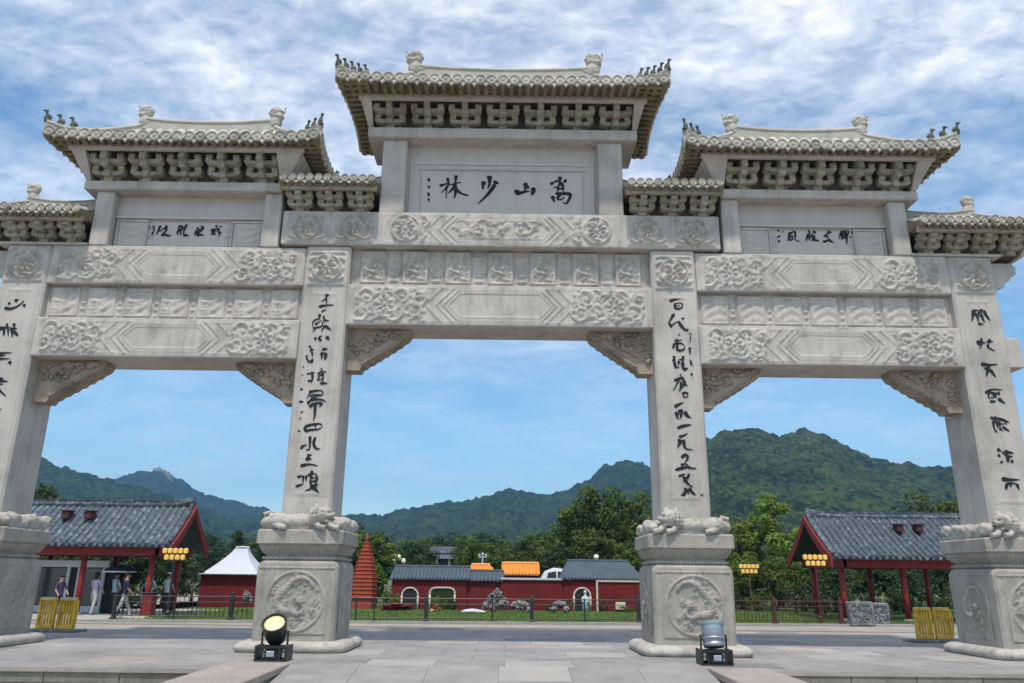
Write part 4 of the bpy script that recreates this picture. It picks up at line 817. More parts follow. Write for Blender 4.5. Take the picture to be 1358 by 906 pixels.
    for side, has in ((-1, hipL), (1, hipR)):
        if not has: continue
        m_ = int(round(2*hd/tw)); ex = x0 if side < 0 else x1; rx = rx0 if side < 0 else rx1
        for i in range(m_):
            y = -hd+(i+0.5)*2*hd/m_; k = abs(y)/hd; xh = rx+(ex-rx)*k
            if abs(ex-xh) > 0.08: row([P(ex+(xh-ex)*j/4, y, 0.02) for j in range(5)])
            p = P(ex, y); inst('eave_tile_end', disc, roof, (p[0]+side*0.03, p[1], p[2]+0.015), side*PI/2)
            if i < m_-1: yy = -hd+(i+1)*2*hd/m_; p = P(ex, yy); inst('drip_tile', drip, roof, (p[0]+side*0.012, p[1], p[2]-0.055), side*PI/2)
    # ridges
    def ridge(path, wd, ht):
        bb = B(); rings = []
        for i, p in enumerate(path):
            q = Vector(path[min(i+1, len(path)-1)])-Vector(path[max(i-1, 0)]); q.z = 0; q.normalize(); sd_ = Vector((-q.y, q.x, 0))*wd; p = Vector(p)
            rings.append([p-sd_, p+sd_, p+sd_+Vector((0, 0, ht*0.72)), p+sd_*1.25+Vector((0, 0, ht*0.74)), p+sd_*1.2+Vector((0, 0, ht*0.86)), p+sd_*0.6+Vector((0, 0, ht)), p-sd_*0.6+Vector((0, 0, ht)), p-sd_*1.2+Vector((0, 0, ht*0.86)), p-sd_*1.25+Vector((0, 0, ht*0.74)), p-sd_+Vector((0, 0, ht*0.72))])
        bb.loft(rings); return bb
    nr = 12
    mr = (rx0+rx1)/2; hr = (rx1-rx0)/2
    pr = [(rx0+(rx1-rx0)*i/nr, CY, zr-0.06+0.10*(abs((rx0+(rx1-rx0)*i/nr)-mr)/hr)**2.2) for i in range(nr+1)]
    obj('main_ridge', ridge(pr, 0.10, hR), ridgem, roof)
    if beasts[0]: beast(rx0+0.02, CY, zr+0.10+hR*0.3, -1, bsc, roof)
    if beasts[1]: beast(rx1-0.02, CY, zr+0.10+hR*0.3, 1, bsc, roof)
    for side, has in ((-1, hipL), (1, hipR)):
        if not has: continue
        ex = x0 if side < 0 else x1; rx = rx0 if side < 0 else rx1
        for sy in (-1, 1):
            pth = []
            for i in range(11):
                k = i/10; p = P(rx+(ex-rx)*k, sy*hd*k); pth.append((p[0], p[1], p[2]-0.02+0.16*max(0, k-0.75)))
            obj('hip_ridge', ridge(pth, 0.07, 0.27 if big else 0.19), ridgem, roof)
            c0 = Vector(pth[0]); c1 = Vector(pth[-1]); d = (c1-c0); a = math.atan2(d.y, d.x)
            for f in range(figs):
                k = 0.99-f*(0.085 if big and figs > 3 else 0.125)
                i = k*10; i0 = int(i); t = i-i0; p = Vector(pth[min(i0, 10)]).lerp(Vector(pth[min(i0+1, 10)]), t)
                inst('ridge_figure', FIG, roof, (p.x, p.y, p.z+(0.26 if big else 0.18)), a, (1.15,)*3)
    # purlin and brackets
    py = yb-(0.52 if big else 0.42); pz = ze-0.12; bz = zb
    pr0 = x0+(0.42 if hipL else 0.0); pr1 = x1-(0.42 if hipR else 0.0)
    for q0 in (py, 2*CY-py-0.12): b = B(); b.box(pr0, pr1, q0, q0+0.12, pz, ze+0.015, 0.012); obj('purlin', b, stone if big else brackm, roof)
    b = B(); b.box(cap[0]+0.22, cap[1]-0.22, yb+0.12, 2*CY-yb-0.12, bz, ze+0.018); obj('bracket_wall', b, recess_shade, roof)
    h = ze-0.03-bz; L0 = cap[0]+(0.06 if hipL else 0.06); L1 = cap[1]-(0.06 if hipR else 0.06)
    pitch = (L1-L0)/nbr; bm_ = bracket_mesh(pitch*0.88, h, 0.36 if big else 0.28)
    for i in range(nbr):
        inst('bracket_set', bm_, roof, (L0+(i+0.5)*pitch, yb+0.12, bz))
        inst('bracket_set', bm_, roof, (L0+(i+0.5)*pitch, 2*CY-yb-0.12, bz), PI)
    for side, has in ((-1, hipL), (1, hipR)):
        if not has: continue
        c = cap[0] if side < 0 else cap[1]; e = pr0 if side < 0 else pr1; i_ = c-side*0.10
        Q = [(i_, yb+0.06, bz), (c, yb+0.06, bz), (c, 2*CY-yb-0.06, bz), (i_, 2*CY-yb-0.06, bz), (i_, py+0.06, pz), (e-side*0.05, py+0.06, pz), (e-side*0.05, 2*CY-py-0.06, pz), (i_, 2*CY-py-0.06, pz)]
        if side < 0: Q = [Q[1], Q[0], Q[3], Q[2], Q[5], Q[4], Q[7], Q[6]]
        b = B(); b.hexa(Q); obj('end_corbel', b, stone, roof)
    return roof
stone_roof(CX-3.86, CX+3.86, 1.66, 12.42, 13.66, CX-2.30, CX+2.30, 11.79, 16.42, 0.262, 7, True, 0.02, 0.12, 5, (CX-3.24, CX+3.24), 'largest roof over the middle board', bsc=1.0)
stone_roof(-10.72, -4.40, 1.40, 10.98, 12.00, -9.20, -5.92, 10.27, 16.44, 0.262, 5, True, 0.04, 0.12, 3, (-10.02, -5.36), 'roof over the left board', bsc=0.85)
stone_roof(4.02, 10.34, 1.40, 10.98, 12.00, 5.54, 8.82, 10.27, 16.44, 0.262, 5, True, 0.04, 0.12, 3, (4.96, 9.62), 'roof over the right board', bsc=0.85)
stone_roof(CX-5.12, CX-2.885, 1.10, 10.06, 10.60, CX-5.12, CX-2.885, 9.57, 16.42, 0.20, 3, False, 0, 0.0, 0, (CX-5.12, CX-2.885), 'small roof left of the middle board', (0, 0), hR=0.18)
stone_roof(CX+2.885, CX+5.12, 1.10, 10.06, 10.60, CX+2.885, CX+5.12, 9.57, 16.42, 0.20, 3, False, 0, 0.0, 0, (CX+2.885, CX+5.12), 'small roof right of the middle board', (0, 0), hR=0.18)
for s in (-1, 1):
    b = B(); xs = sorted((CX+s*9.53, CX+s*11.6)); b.box(xs[0], xs[1], 16.44, 2*CY-16.44, 8.657, 8.72, 0.01); obj('pillar_cap', b, stone, GATE)
stone_roof(CX-12.85, CX-9.53, 1.15, 9.22, 9.90, CX-11.4, CX-9.53, 8.72, 16.46, 0.20, 4, False, 0.12, 0.08, 3, (CX-12.2, CX-9.53), 'small roof on the outer left pillar', (1, 0), 0.72, hR=0.2)
stone_roof(CX+9.53, CX+12.85, 1.15, 9.22, 9.90, CX+9.53, CX+11.4, 8.72, 16.46, 0.20, 4, False, 0.12, 0.08, 3, (CX+9.53, CX+12.2), 'small roof on the outer right pillar', (0, 1), 0.72, hR=0.2)

# ================================================================== ground
def flat(name, x0, x1, y0, y1, z, m, kind='structure'):
    b = B(); b.add([(x0, y0, z), (x1, y0, z), (x1, y1, z), (x0, y1, z)], [(0, 1, 2, 3)]); return obj(name, b, m, None, at=(0, 0, 0), kind=kind)
earth = mat('far_ground', (0.10, 0.12, 0.05), 0.95, 0.3, 0.05, 0.0, 2)
flat('ground', -6000, 6000, -6000, 6000, -0.30, earth)
# paving beyond the separate slabs: one sheet with joints in the material
def pavemat(name, col, col2, bw, bh, off=(0, 0)):
    m = mat(name, col, 0.8, 0.14, 0.8, 0.0); t = m.node_tree
    b = [n for n in t.nodes if n.type == 'BSDF_PRINCIPLED'][0]; src = b.inputs['Base Color'].links[0].from_socket
    geo = [n for n in t.nodes if n.type == 'NEW_GEOMETRY'][0]
    br = N(t, 'ShaderNodeTexBrick'); br.offset = 0.5; br.inputs['Scale'].default_value = 1.0
    br.inputs['Brick Width'].default_value = bw; br.inputs['Row Height'].default_value = bh; br.inputs['Mortar Size'].default_value = 0.008
    br.inputs['Color1'].default_value = (1.08, 1.06, 1.04, 1); br.inputs['Color2'].default_value = (0.86, 0.87, 0.89, 1); br.inputs['Mortar'].default_value = (0.5, 0.48, 0.46, 1)
    t.links.new(geo.outputs['Position'], br.inputs['Vector'])
    mx = N(t, 'ShaderNodeMixRGB', blend_type='MULTIPLY'); mx.inputs[0].default_value = 1; t.links.new(src, mx.inputs[1]); t.links.new(br.outputs[0], mx.inputs[2]); t.links.new(mx.outputs[0], b.inputs['Base Color'])
    return m
pave_far = pavemat('far_paving', (0.335, 0.29, 0.25), None, 1.2, 0.9)
pave_low = pavemat('lower_paving', (0.34, 0.295, 0.26), None, 0.9, 0.6)
b = B()
poly = [(-40, 12.87), (-4.72, 12.80), (-4.72, 14.10), (4.47, 14.10), (4.47, 13.28), (40, 13.34), (40, 28.9), (4.5, 26.95), (-4.5, 26.1), (-17, 25.55), (-17, 60), (-40, 60)]
b.add([(x, y, -0.012) for x, y in poly], [tuple(range(len(poly)))])
PLZ = obj('plaza', b, pave_far, None, at=(0, 0, 0), kind='structure')
flat('lower_pavement', -40, 40, -40, 14.6, -0.185, pave_low)
rg = random.Random(11)
def slabmesh(w, d):
    b = B(); c = 0.006
    b.loft([[(0.004, 0.004, -0.03), (w-0.004, 0.004, -0.03), (w-0.004, d-0.004, -0.03), (0.004, d-0.004, -0.03)], [(0.004, 0.004, -0.004), (w-0.004, 0.004, -0.004), (w-0.004, d-0.004, -0.004), (0.004, d-0.004, -0.004)], [(0.004+c, 0.004+c, 0), (w-0.004-c, 0.004+c, 0), (w-0.004-c, d-0.004-c, 0), (0.004+c, d-0.004-c, 0)]])
    return b.mesh('paving_slab', slabm)
darkslab = mat('dark_paving_slab', (0.215, 0.215, 0.215), 0.7, 0.18, 1.6, 0.2, 30, rnd=0.12)
lightslab = mat('light_paving_slab', (0.34, 0.32, 0.30), 0.75, 0.14, 1.2, 0.2, 30, rnd=0.06)
SM = slabmesh(1.2, 0.9)
SMd = SM.copy(); SMd.materials[0] = darkslab
SMl = SM.copy(); SMl.materials[0] = lightslab
SMp = SM.copy(); SMp.materials[0] = pinkm
bm0 = B(); bm0.add([(-14.4, 14.1, -0.008), (14.4, 14.1, -0.008), (14.4, 24.6, -0.008), (-14.4, 24.6, -0.008)], [(0, 1, 2, 3)])
joint = mat('joint_mortar', (0.16, 0.15, 0.14), 0.95, 0.2, 3, 0)
obj('slab_bed', bm0, joint, PLZ)
cnt = 0
for j in range(11):
    y = 14.1+j*0.9
    for i in range(25):
        x = -14.4+i*1.2-(0.6 if j % 2 else 0)
        if x < -14.41 or x > 13.3: continue
        q = rg.random(); me = SMd if q < 0.06 else SMl if q < 0.16 else SMp if (q < 0.20 or j > 8) else SM
        inst('paving_slab', me, PLZ, (x, y, 0)); cnt += 1
# front edge: coping stones, riser stones
for s, xa, xb, y0 in ((-1, -15.2, -4.72, 12.84), (1, 4.47, 15.0, 13.30)):
    w = 1.05; n = int((xb-xa)/w); w = (xb-xa)/n
    b = B(); b.box(xa, xb, y0+0.02, 14.10, -0.18, -0.006); obj('step_bed', b, joint, PLZ)
    for i in range(n):
        x = xa+i*w
        b = B(); b.box(x+0.005, x+w-0.005, y0, y0+0.42, -0.178+rg.uniform(0, .003), rg.uniform(0.0, .004), 0.012); obj('step_stone', b, stepm, PLZ)
    d = (14.095-(y0+0.425))
    m_ = int((xb-xa)/1.25); ww = (xb-xa)/m_
    for i in range(m_):
        b = B(); x = xa+i*ww; b.box(x+0.004, x+ww-0.004, y0+0.428, 14.095, -0.02, 0.0, 0.004); obj('paving_slab', b, slabm, PLZ)
# ramp between two level cheek slabs
b = B(); b.add([(-3.62, 14.1, -0.006), (3.42, 14.1, -0.006), (3.42, 9.6, -0.60), (-3.62, 9.6, -0.60)], [(3, 2, 1, 0)])
RMP = obj('ramp', b, joint, None, at=(0, 14.1, 0), kind='structure')
sl = -0.60/4.5
for j in range(5):
    for i in range(6):
        x = -3.62+i*7.04/6; y = 14.1-(j+1)*0.9
        Z = lambda yy: (yy-14.1)*0.132
        q = rg.random(); m_ = darkslab if q < .1 else lightslab if q < .25 else pinkm if q < .3 else slabm
        b = B(); b.hexa([(x+.004, y+.004, Z(y)-.02), (x+7.04/6-.004, y+.004, Z(y)-.02), (x+7.04/6-.004, y+.896, Z(y+.9)-.02), (x+.004, y+.896, Z(y+.9)-.02),
                         (x+.004, y+.004, Z(y)), (x+7.04/6-.004, y+.004, Z(y)), (x+7.04/6-.004, y+.896, Z(y+.9)), (x+.004, y+.896, Z(y+.9))])
        obj('paving_slab', b, m_, RMP)
for x0, x1 in ((-4.71, -3.63), (3.43, 4.46)):
    b = B(); b.box(x0+0.03, x1-0.03, 9.6, 14.08, -0.62, -0.03); ck = obj('ramp_cheek', b, stepm, None, at=((x0+x1)/2, 14.1, 0), kind='structure')
    for y0, y1 in ((12.35, 14.10), (10.9, 12.34), (9.6, 10.89)):
        b = B(); b.box(x0, x1, y0, y1, -0.10, 0.012, 0.015); obj('coping_slab', b, pinkm, ck)

# kerb, grass
def kx(x, o=0.0): return 26.45+0.079*x+o      # the line of the kerb
kerb = B(); kerb.hexa([(-18, kx(-18), -0.01), (22, kx(22), -0.01), (22, kx(22, .22), -0.01), (-18, kx(-18, .22), -0.01), (-18, kx(-18), .06), (22, kx(22), .06), (22, kx(22, .22), .06), (-18, kx(-18, .22), .06)])
kerbm = mat('kerb_concrete', (0.40, 0.38, 0.34), 0.9, 0.2, 2, 0.4, 25)
KB = B(); KB.add([(-18, kx(-18, -.05), -0.012), (22, kx(22, -.05), -0.012), (22, kx(22, .1), -0.012), (-18, kx(-18, .1), -0.012)], [(0, 1, 2, 3)])
kb = obj('kerb', KB, joint, None, at=(0, 26.4, 0), kind='structure')
n = 40
for i in range(n):
    a = -18+i*1.0; b = B(); b.hexa([(a+.006, kx(a), -.02), (a+.994, kx(a+1), -.02), (a+.994, kx(a+1, .2), -.02), (a+.006, kx(a, .2), -.02), (a+.006, kx(a), .06), (a+.994, kx(a+1), .06), (a+.994, kx(a+1, .2), .06), (a+.006, kx(a, .2), .06)])
    obj('kerb_stone', b, kerbm, kb)
lawnm = mat('lawn_soil', (0.055, 0.10, 0.02), 0.95, 0.3, 0.8, 0.6, 14)
b = B(); b.add([(-12.6, kx(-12.6, .2), 0.02), (34, kx(34, .2), 0.02), (34, 60, 0.02), (-12.6, 60, 0.02)], [(0, 1, 2, 3)]); obj('lawn', b, lawnm, None, at=(0, 0, 0), kind='structure')
grassm = mat('grass_blades', (0.10, 0.20, 0.03), 0.7, 0.35, 1.2, 0, 20, (0.19, 0.24, 0.05), 0.45, 0.62, 0.9)
nb = 26000; rr = np.random.RandomState(4)
gx = rr.uniform(-12.5, 15, nb); gy = 26.45+0.079*gx+0.25+rr.uniform(0, 1, nb)**1.3*8.0; gh = rr.uniform(0.04, 0.09, nb); ga = rr.uniform(0, 6.28, nb); gl = rr.uniform(-.03, .03, (nb, 2))
dx = np.cos(ga)*0.016; dy = np.sin(ga)*0.016
V = np.stack([np.stack([gx-dx, gy-dy, np.full(nb, .018)], -1), np.stack([gx+dx, gy+dy, np.full(nb, .018)], -1), np.stack([gx+gl[:, 0], gy+gl[:, 1], gh+.02], -1)], 1).reshape(-1, 3)
def fastmesh(name, V, F, m, smooth=False):
    me = bpy.data.meshes.new(name); k = F.shape[1]; me.vertices.add(len(V)); me.vertices.foreach_set('co', V.astype(np.float32).ravel())
    me.loops.add(F.size); me.loops.foreach_set('vertex_index', F.astype(np.int32).ravel()); me.polygons.add(len(F))
    me.polygons.foreach_set('loop_start', np.arange(0, F.size, k, dtype=np.int32)); me.polygons.foreach_set('loop_total', np.full(len(F), k, dtype=np.int32))
    if smooth: me.polygons.foreach_set('use_smooth', np.ones(len(F), dtype=bool))
    me.materials.append(m); me.update(calc_edges=True); return me
go = link('grass', fastmesh('grass', V, np.arange(nb*3).reshape(-1, 3), grassm)); go['kind'] = 'stuff'
tag(go, 'short bright green grass behind the kerb and railing', 'grass')

# ================================================================== hills
def hillmat(name, a, b_, c, sc, rocky=False):
    m = bpy.data.materials.new(name); m.use_nodes = True; t = m.node_tree; t.nodes.clear()
    o = N(t, 'ShaderNodeOutputMaterial'); p = N(t, 'ShaderNodeBsdfPrincipled'); t.links.new(p.outputs[0], o.inputs[0]); p.inputs['Roughness'].default_value = 0.95; p.inputs['Specular IOR Level'].default_value = 0.1
    geo = N(t, 'ShaderNodeNewGeometry')
    v = N(t, 'ShaderNodeTexVoronoi'); v.inputs['Scale'].default_value = sc; t.links.new(geo.outputs['Position'], v.inputs['Vector'])
    n = N(t, 'ShaderNodeTexNoise'); n.inputs['Scale'].default_value = sc*0.07; n.inputs['Detail'].default_value = 9; n.inputs['Roughness'].default_value = 0.7; t.links.new(geo.outputs['Position'], n.inputs['Vector'])
    mx = N(t, 'ShaderNodeMath', operation='MULTIPLY_ADD'); sp = N(t, 'ShaderNodeSeparateColor'); t.links.new(v.outputs['Color'], sp.inputs[0])
    mx.inputs[1].default_value = 0.42; t.links.new(sp.outputs[0], mx.inputs[0]); t.links.new(n.outputs[0], mx.inputs[2])
    rp = ramp(t, [(0.50, a), (0.68, b_), (0.90, c)]); t.links.new(mx.outputs[0], rp.inputs[0]); t.links.new(rp.outputs[0], p.inputs['Base Color'])
    return m
hm1 = hillmat('near_hill_forest', (0.005, 0.013, 0.004), (0.016, 0.031, 0.008), (0.050, 0.068, 0.014), 0.36)
hm2 = hillmat('mid_hill_forest', (0.005, 0.015, 0.007), (0.014, 0.032, 0.010), (0.034, 0.056, 0.016), 0.26)
rockm = mat('bare_cliff', (0.30, 0.27, 0.24), 0.95, 0.35, 0.02, 0, 1)
def vnoise(x, y, seed):
    xi = np.floor(x).astype(np.int64); yi = np.floor(y).astype(np.int64); xf = x-xi; yf = y-yi
    def hsh(a, b): 
        h = (a*374761393+b*668265263+seed*1442695041) & 0xffffffff; h = ((h ^ (h >> 13))*1274126177) & 0xffffffff; return ((h ^ (h >> 16)) & 0xffff)/65535.0
    u = xf*xf*(3-2*xf); v = yf*yf*(3-2*yf)
    return (hsh(xi, yi)*(1-u)+hsh(xi+1, yi)*u)*(1-v)+(hsh(xi, yi+1)*(1-u)+hsh(xi+1, yi+1)*u)*v
def fbm(x, y, seed, oc=4):
    s = 0; a = 0.5
    for i in range(oc): s = s+a*vnoise(x*2**i, y*2**i, seed+i); a *= 0.5
    return s
def hill(name, prof, Yr, Yf, m, seed, nu, nv, crown, label, back=0.35, spur=0.16):
    """prof = ridge line as (x/Y direction, height/Y); real terrain that climbs from Yf to its ridge near Yr and falls away behind"""
    tp = np.array([p[0] for p in prof]); hp = np.array([p[1] for p in prof])
    t = np.linspace(tp[0], tp[-1], nu); hz = np.interp(t, tp, hp)
    ker = np.hanning(max(3, int(nu*0.008)*2+1)); ker /= ker.sum(); k2 = len(ker)//2; hz = np.convolve(np.pad(hz, k2, mode='edge'), ker, mode='valid')
    v = np.linspace(0, 1+back, nv); T, Vv = np.meshgrid(t, v)
    HZ = np.broadcast_to(hz, T.shape)
    Yv = Yf+(Yr-Yf)*Vv
    X = T*Yr*(0.30+0.70*np.minimum(Vv, 1.0)**0.9+0.7*np.maximum(Vv-1, 0)) if False else T*Yv
    top = HZ*Yr
    s = np.where(Vv <= 1, np.clip(Vv, 0, 1)**1.25, 1-((Vv-1)/back)**1.4*0.8)
    sp = (fbm(X/(Yr*0.055), Yv/(Yr*0.30), seed, 3)-0.45)*spur*top*np.clip(Vv*(1.0-Vv)*4, 0, 1)*(Vv < 1)
    Z = top*s+sp-0.4
    c = crown
    xx = X/c; yy = Yv/(c*1.0)
    Z = Z+crown*1.5*(fbm(xx, yy, seed+20, 4)-0.3)*np.clip(Vv*8, 0, 1)
    P = np.stack([X, Yv, Z], -1).reshape(-1, 3)
    idx = np.arange(nu*nv).reshape(nv, nu); F = np.stack([idx[:-1, :-1], idx[:-1, 1:], idx[1:, 1:], idx[1:, :-1]], -1).reshape(-1, 4)
    o = link(name, fastmesh(name, P, F, m, True)); o['kind'] = 'structure'; o['label'] = label; ORG[o.name] = (0, 0, 0)
    return o
far = [(-1.30, .060), (-1.05, .085), (-0.85, .075), (-0.70, .100), (-0.6081, .1050), (-0.5506, .1070), (-0.508, .1117), (-0.4898, .1186), (-0.476, .1236), (-0.466, .1226), (-0.4564, .1219), (-0.4535, .1235), (-0.4502, .1256), (-0.440, .1245), (-0.4354, .1225), (-0.4273, .1136), (-0.4064, .1082), (-0.3934, .0969), (-0.3803, .0923), (-0.3555, .0842), (-0.3433, .0862), (-0.3265, .0817), (-0.2972, .0745), (-0.25, .068), (-0.20, .060), (-0.1, .05)]
near = [(-1.30, .12), (-1.0, .15), (-0.80, .158), (-0.7122, .148), (-0.6333, .1391), (-0.603, .1376), (-0.5832, .1301), (-0.5528, .1218), (-0.508, .1110), (-0.4533, .0990), (-0.3929, .0781), (-0.3237, .0556), (-0.25, .04), (-0.15, .025)]
midr = [(-0.75, .02), (-0.50, .045), (-0.3531, .0646), (-0.27, .070), (-0.193, .0701), (-0.1606, .0695), (-0.1296, .0773), (-0.0813, .0872), (-0.0497, .0890), (-0.0259, .0964), (0.0009, .1062), (0.0269, .1008), (0.051, .0973), (0.0703, .1012), (0.1043, .1189), (0.124, .1345), (0.1536, .1465), (0.1729, .1399), (0.1921, .1324), (0.2205, .1183), (0.27, .10), (0.35, .08)]
rgt = [(0.10, .03), (0.15, .075), (0.1814, .1083), (0.2223, .1522), (0.2631, .1773), (0.2833, .1845), (0.3082, .1878), (0.3329, .1861), (0.3567, .1765), (0.3724, .1856), (0.3925, .1888), (0.4071, .186), (0.4305, .1744), (0.4584, .1599), (0.4961, .1476), (0.5347, .1432), (0.5755, .1417), (0.6119, .1363), (0.6662, .1235), (0.80, .115), (1.0, .13), (1.3, .10)]
hill('far_mountain', far, 1500, 700, hm2, 3, 620, 110, 16, 'distant blue mountain with a bare rocky peak')
hill('mountain', near, 850, 330, hm2, 8, 560, 120, 11, 'dark green slope left behind the far peak')
hill('mountain', midr, 950, 330, hm2, 12, 900, 130, 12, 'long green ridge behind the middle opening')
hill('mountain', rgt, 600, 190, hm1, 17, 1000, 180, 8, 'big green mountain behind the right opening')
b = B()
for i in range(7):
    t = -0.452+i*0.0036; hgt = [.1225, .1240, .1236, .1220, .1200, .1185, .1160][i]
    b.ball((t*1470, 1470, hgt*1500-7), (4.2, 9, 13), 9, 7, 0, 0.5, 3, i)
o = obj('cliff', b, rockm, None, at=(-660, 1470, 150), kind='structure'); o['label'] = 'bare pale cliff on the far peak'

# ================================================================== trees
def leafcloud(centers, radii, nper, size, rg):
    V = []; 
    cs = []; 
    for c, r in zip(centers, radii):
        k = nper
        d = rg.normal(size=(k, 3)); d /= np.linalg.norm(d, axis=1)[:, None]; rad = r*(0.45+0.55*rg.rand(k)**0.5)
        p = np.array(c)+d*rad[:, None]*np.array([1, 1, .8]); cs.append((p, d))
    P = np.concatenate([a for a, _ in cs]); D = np.concatenate([a for _, a in cs]); n = len(P)
    nrm = D+rg.normal(size=(n, 3))*0.5+np.array([0, 0, .4]); nrm /= np.linalg.norm(nrm, axis=1)[:, None]
    t = np.cross(nrm, rg.normal(size=(n, 3))); t /= np.linalg.norm(t, axis=1)[:, None]; u = np.cross(nrm, t); s = size*(0.6+0.8*rg.rand(n))[:, None]
    q = np.stack([P-t*s, P-u*s*.55, P+t*s, P+u*s*.55], 1).reshape(-1, 3)
    return q
def limb(b, a, c, r0, r1): b.tube([a, ((a[0]+c[0])/2+random.uniform(-.1, .1), (a[1]+c[1])/2, (a[2]+c[2])/2+0.1), c], [r0, (r0+r1)/2, r1], 6)
TV = {}
def tree_variant(kind, seed):
    """unit tree of height 1 x scale: returns (trunk mesh, crown mesh)"""
    rg = np.random.RandomState(seed); random.seed(seed)
    b = B(); C = []; Rr = []
    if kind == 'round':
        b.tube([(0, 0, 0), (0.05, 0, 1.2), (0, 0.05, 2.6), (0, 0, 4.0)], [0.22, 0.17, 0.13, 0.06], 7)
        for i in range(46):
            d = rg.normal(size=3); d /= np.linalg.norm(d); rr = rg.rand()**0.45
            lob = 1+0.25*math.sin(3*math.atan2(d[1], d[0])+seed)
            c = (d[0]*2.1*rr*lob, d[1]*2.1*rr*lob, 3.5+d[2]*1.9*rr+0.3); C.append(c); Rr.append(rg.uniform(.35, .75))
        for c in C[::5]: limb(b, (0, 0, 1.6+rg.rand()), c, .07, .02)
        q = leafcloud(C, Rr, 105, 0.115, rg)
    elif kind == 'oval':
        b.tube([(0, 0, 0), (0.03, 0, 1.5), (0, 0.03, 3.6), (0, 0, 5.0)], [0.18, 0.14, 0.09, 0.03], 7)
        for i in range(40):
            z = rg.uniform(1.2, 5.4); w = 1.25*math.sin(PI*min(1, (z-0.7)/5.2))**0.7; a = rg.uniform(0, 6.28); rr = w*rg.rand()**0.5
            C.append((rr*math.cos(a), rr*math.sin(a), z)); Rr.append(rg.uniform(.3, .6))
        for c in C[::5]: limb(b, (0, 0, c[2]-0.5), c, .05, .015)
        q = leafcloud(C, Rr, 100, 0.105, rg)
    elif kind == 'conifer':
        b.tube([(0, 0, 0), (0, 0, 3), (0, 0, 5.4)], [0.14, 0.09, 0.02], 7)
        for i in range(60):
            z = 0.6+4.9*rg.rand(); w = 1.25*(1-(z-0.6)/5.1)**0.9; a = rg.uniform(0, 6.28); rr = w*(0.5+0.5*rg.rand())
            C.append((rr*math.cos(a), rr*math.sin(a), z-0.12*rr)); Rr.append(0.16+0.22*w)
        for c in C[::4]: limb(b, (0, 0, c[2]+.1), c, .03, .01)
        q = leafcloud(C, Rr, 60, 0.085, rg)
    else:   # bush
        b.tube([(0, 0, 0), (0, 0, .5)], [.05, .03], 5); b.tube([(0, 0, 0.1), (.2, .1, .6)], [.03, .015], 5)
        for i in range(16):
            d = rg.normal(size=3); d /= np.linalg.norm(d); C.append((d[0]*.55, d[1]*.55, .55+d[2]*.35)); Rr.append(rg.uniform(.15, .3))
        q = leafcloud(C, Rr, 60, 0.05, rg)
    F = np.arange(len(q)).reshape(-1, 4)
    return b.mesh('trunk', bark, smooth=True), q, F
def variants(kind, seeds, m):
    out = []
    for s in seeds:
        tm, q, F = tree_variant(kind, s); out.append((tm, fastmesh('crown', q, F, m)))
    return out
T = dict(round_mid=variants('round', (1, 2, 3), leaf_mid), round_dark=variants('round', (4, 5), leaf_dark), round_light=variants('round', (6, 7), leaf_light),
         oval_light=variants('oval', (8, 9), leaf_light), oval_mid=variants('oval', (10, 11), leaf_mid), conifer=variants('conifer', (12, 13), leaf_dark), bush=variants('bush', (14, 15), leaf_mid), bush_dark=variants('bush', (16,), leaf_dark))
tn = 0
def tree(kind, x, y, h, wd, label, cat='tree', group=None, z=0.0):
    global tn; tn += 1
    tm, cm = T[kind][tn % len(T[kind])]; H = {'round': 5.7, 'oval': 5.8, 'conifer': 5.7, 'bush': 1.15}[kind.split('_')[0]]; W_ = {'round': 4.6, 'oval': 2.7, 'conifer': 2.6, 'bush': 1.5}[kind.split('_')[0]]
    t = thing({'bush': 'bush', 'conifer': 'conifer_tree'}.get(kind.split('_')[0], 'broadleaf_tree'), (x, y, z), label, cat, group)
    sc = (wd/W_, wd/W_, h/H); rz = (tn*2.399) % 6.28
    for nme, me in (('trunk', tm), ('crown', cm)):
        o = link(nme, me, t, (0, 0, 0)); o.rotation_euler = (0, 0, rz); o.scale = sc
    return t

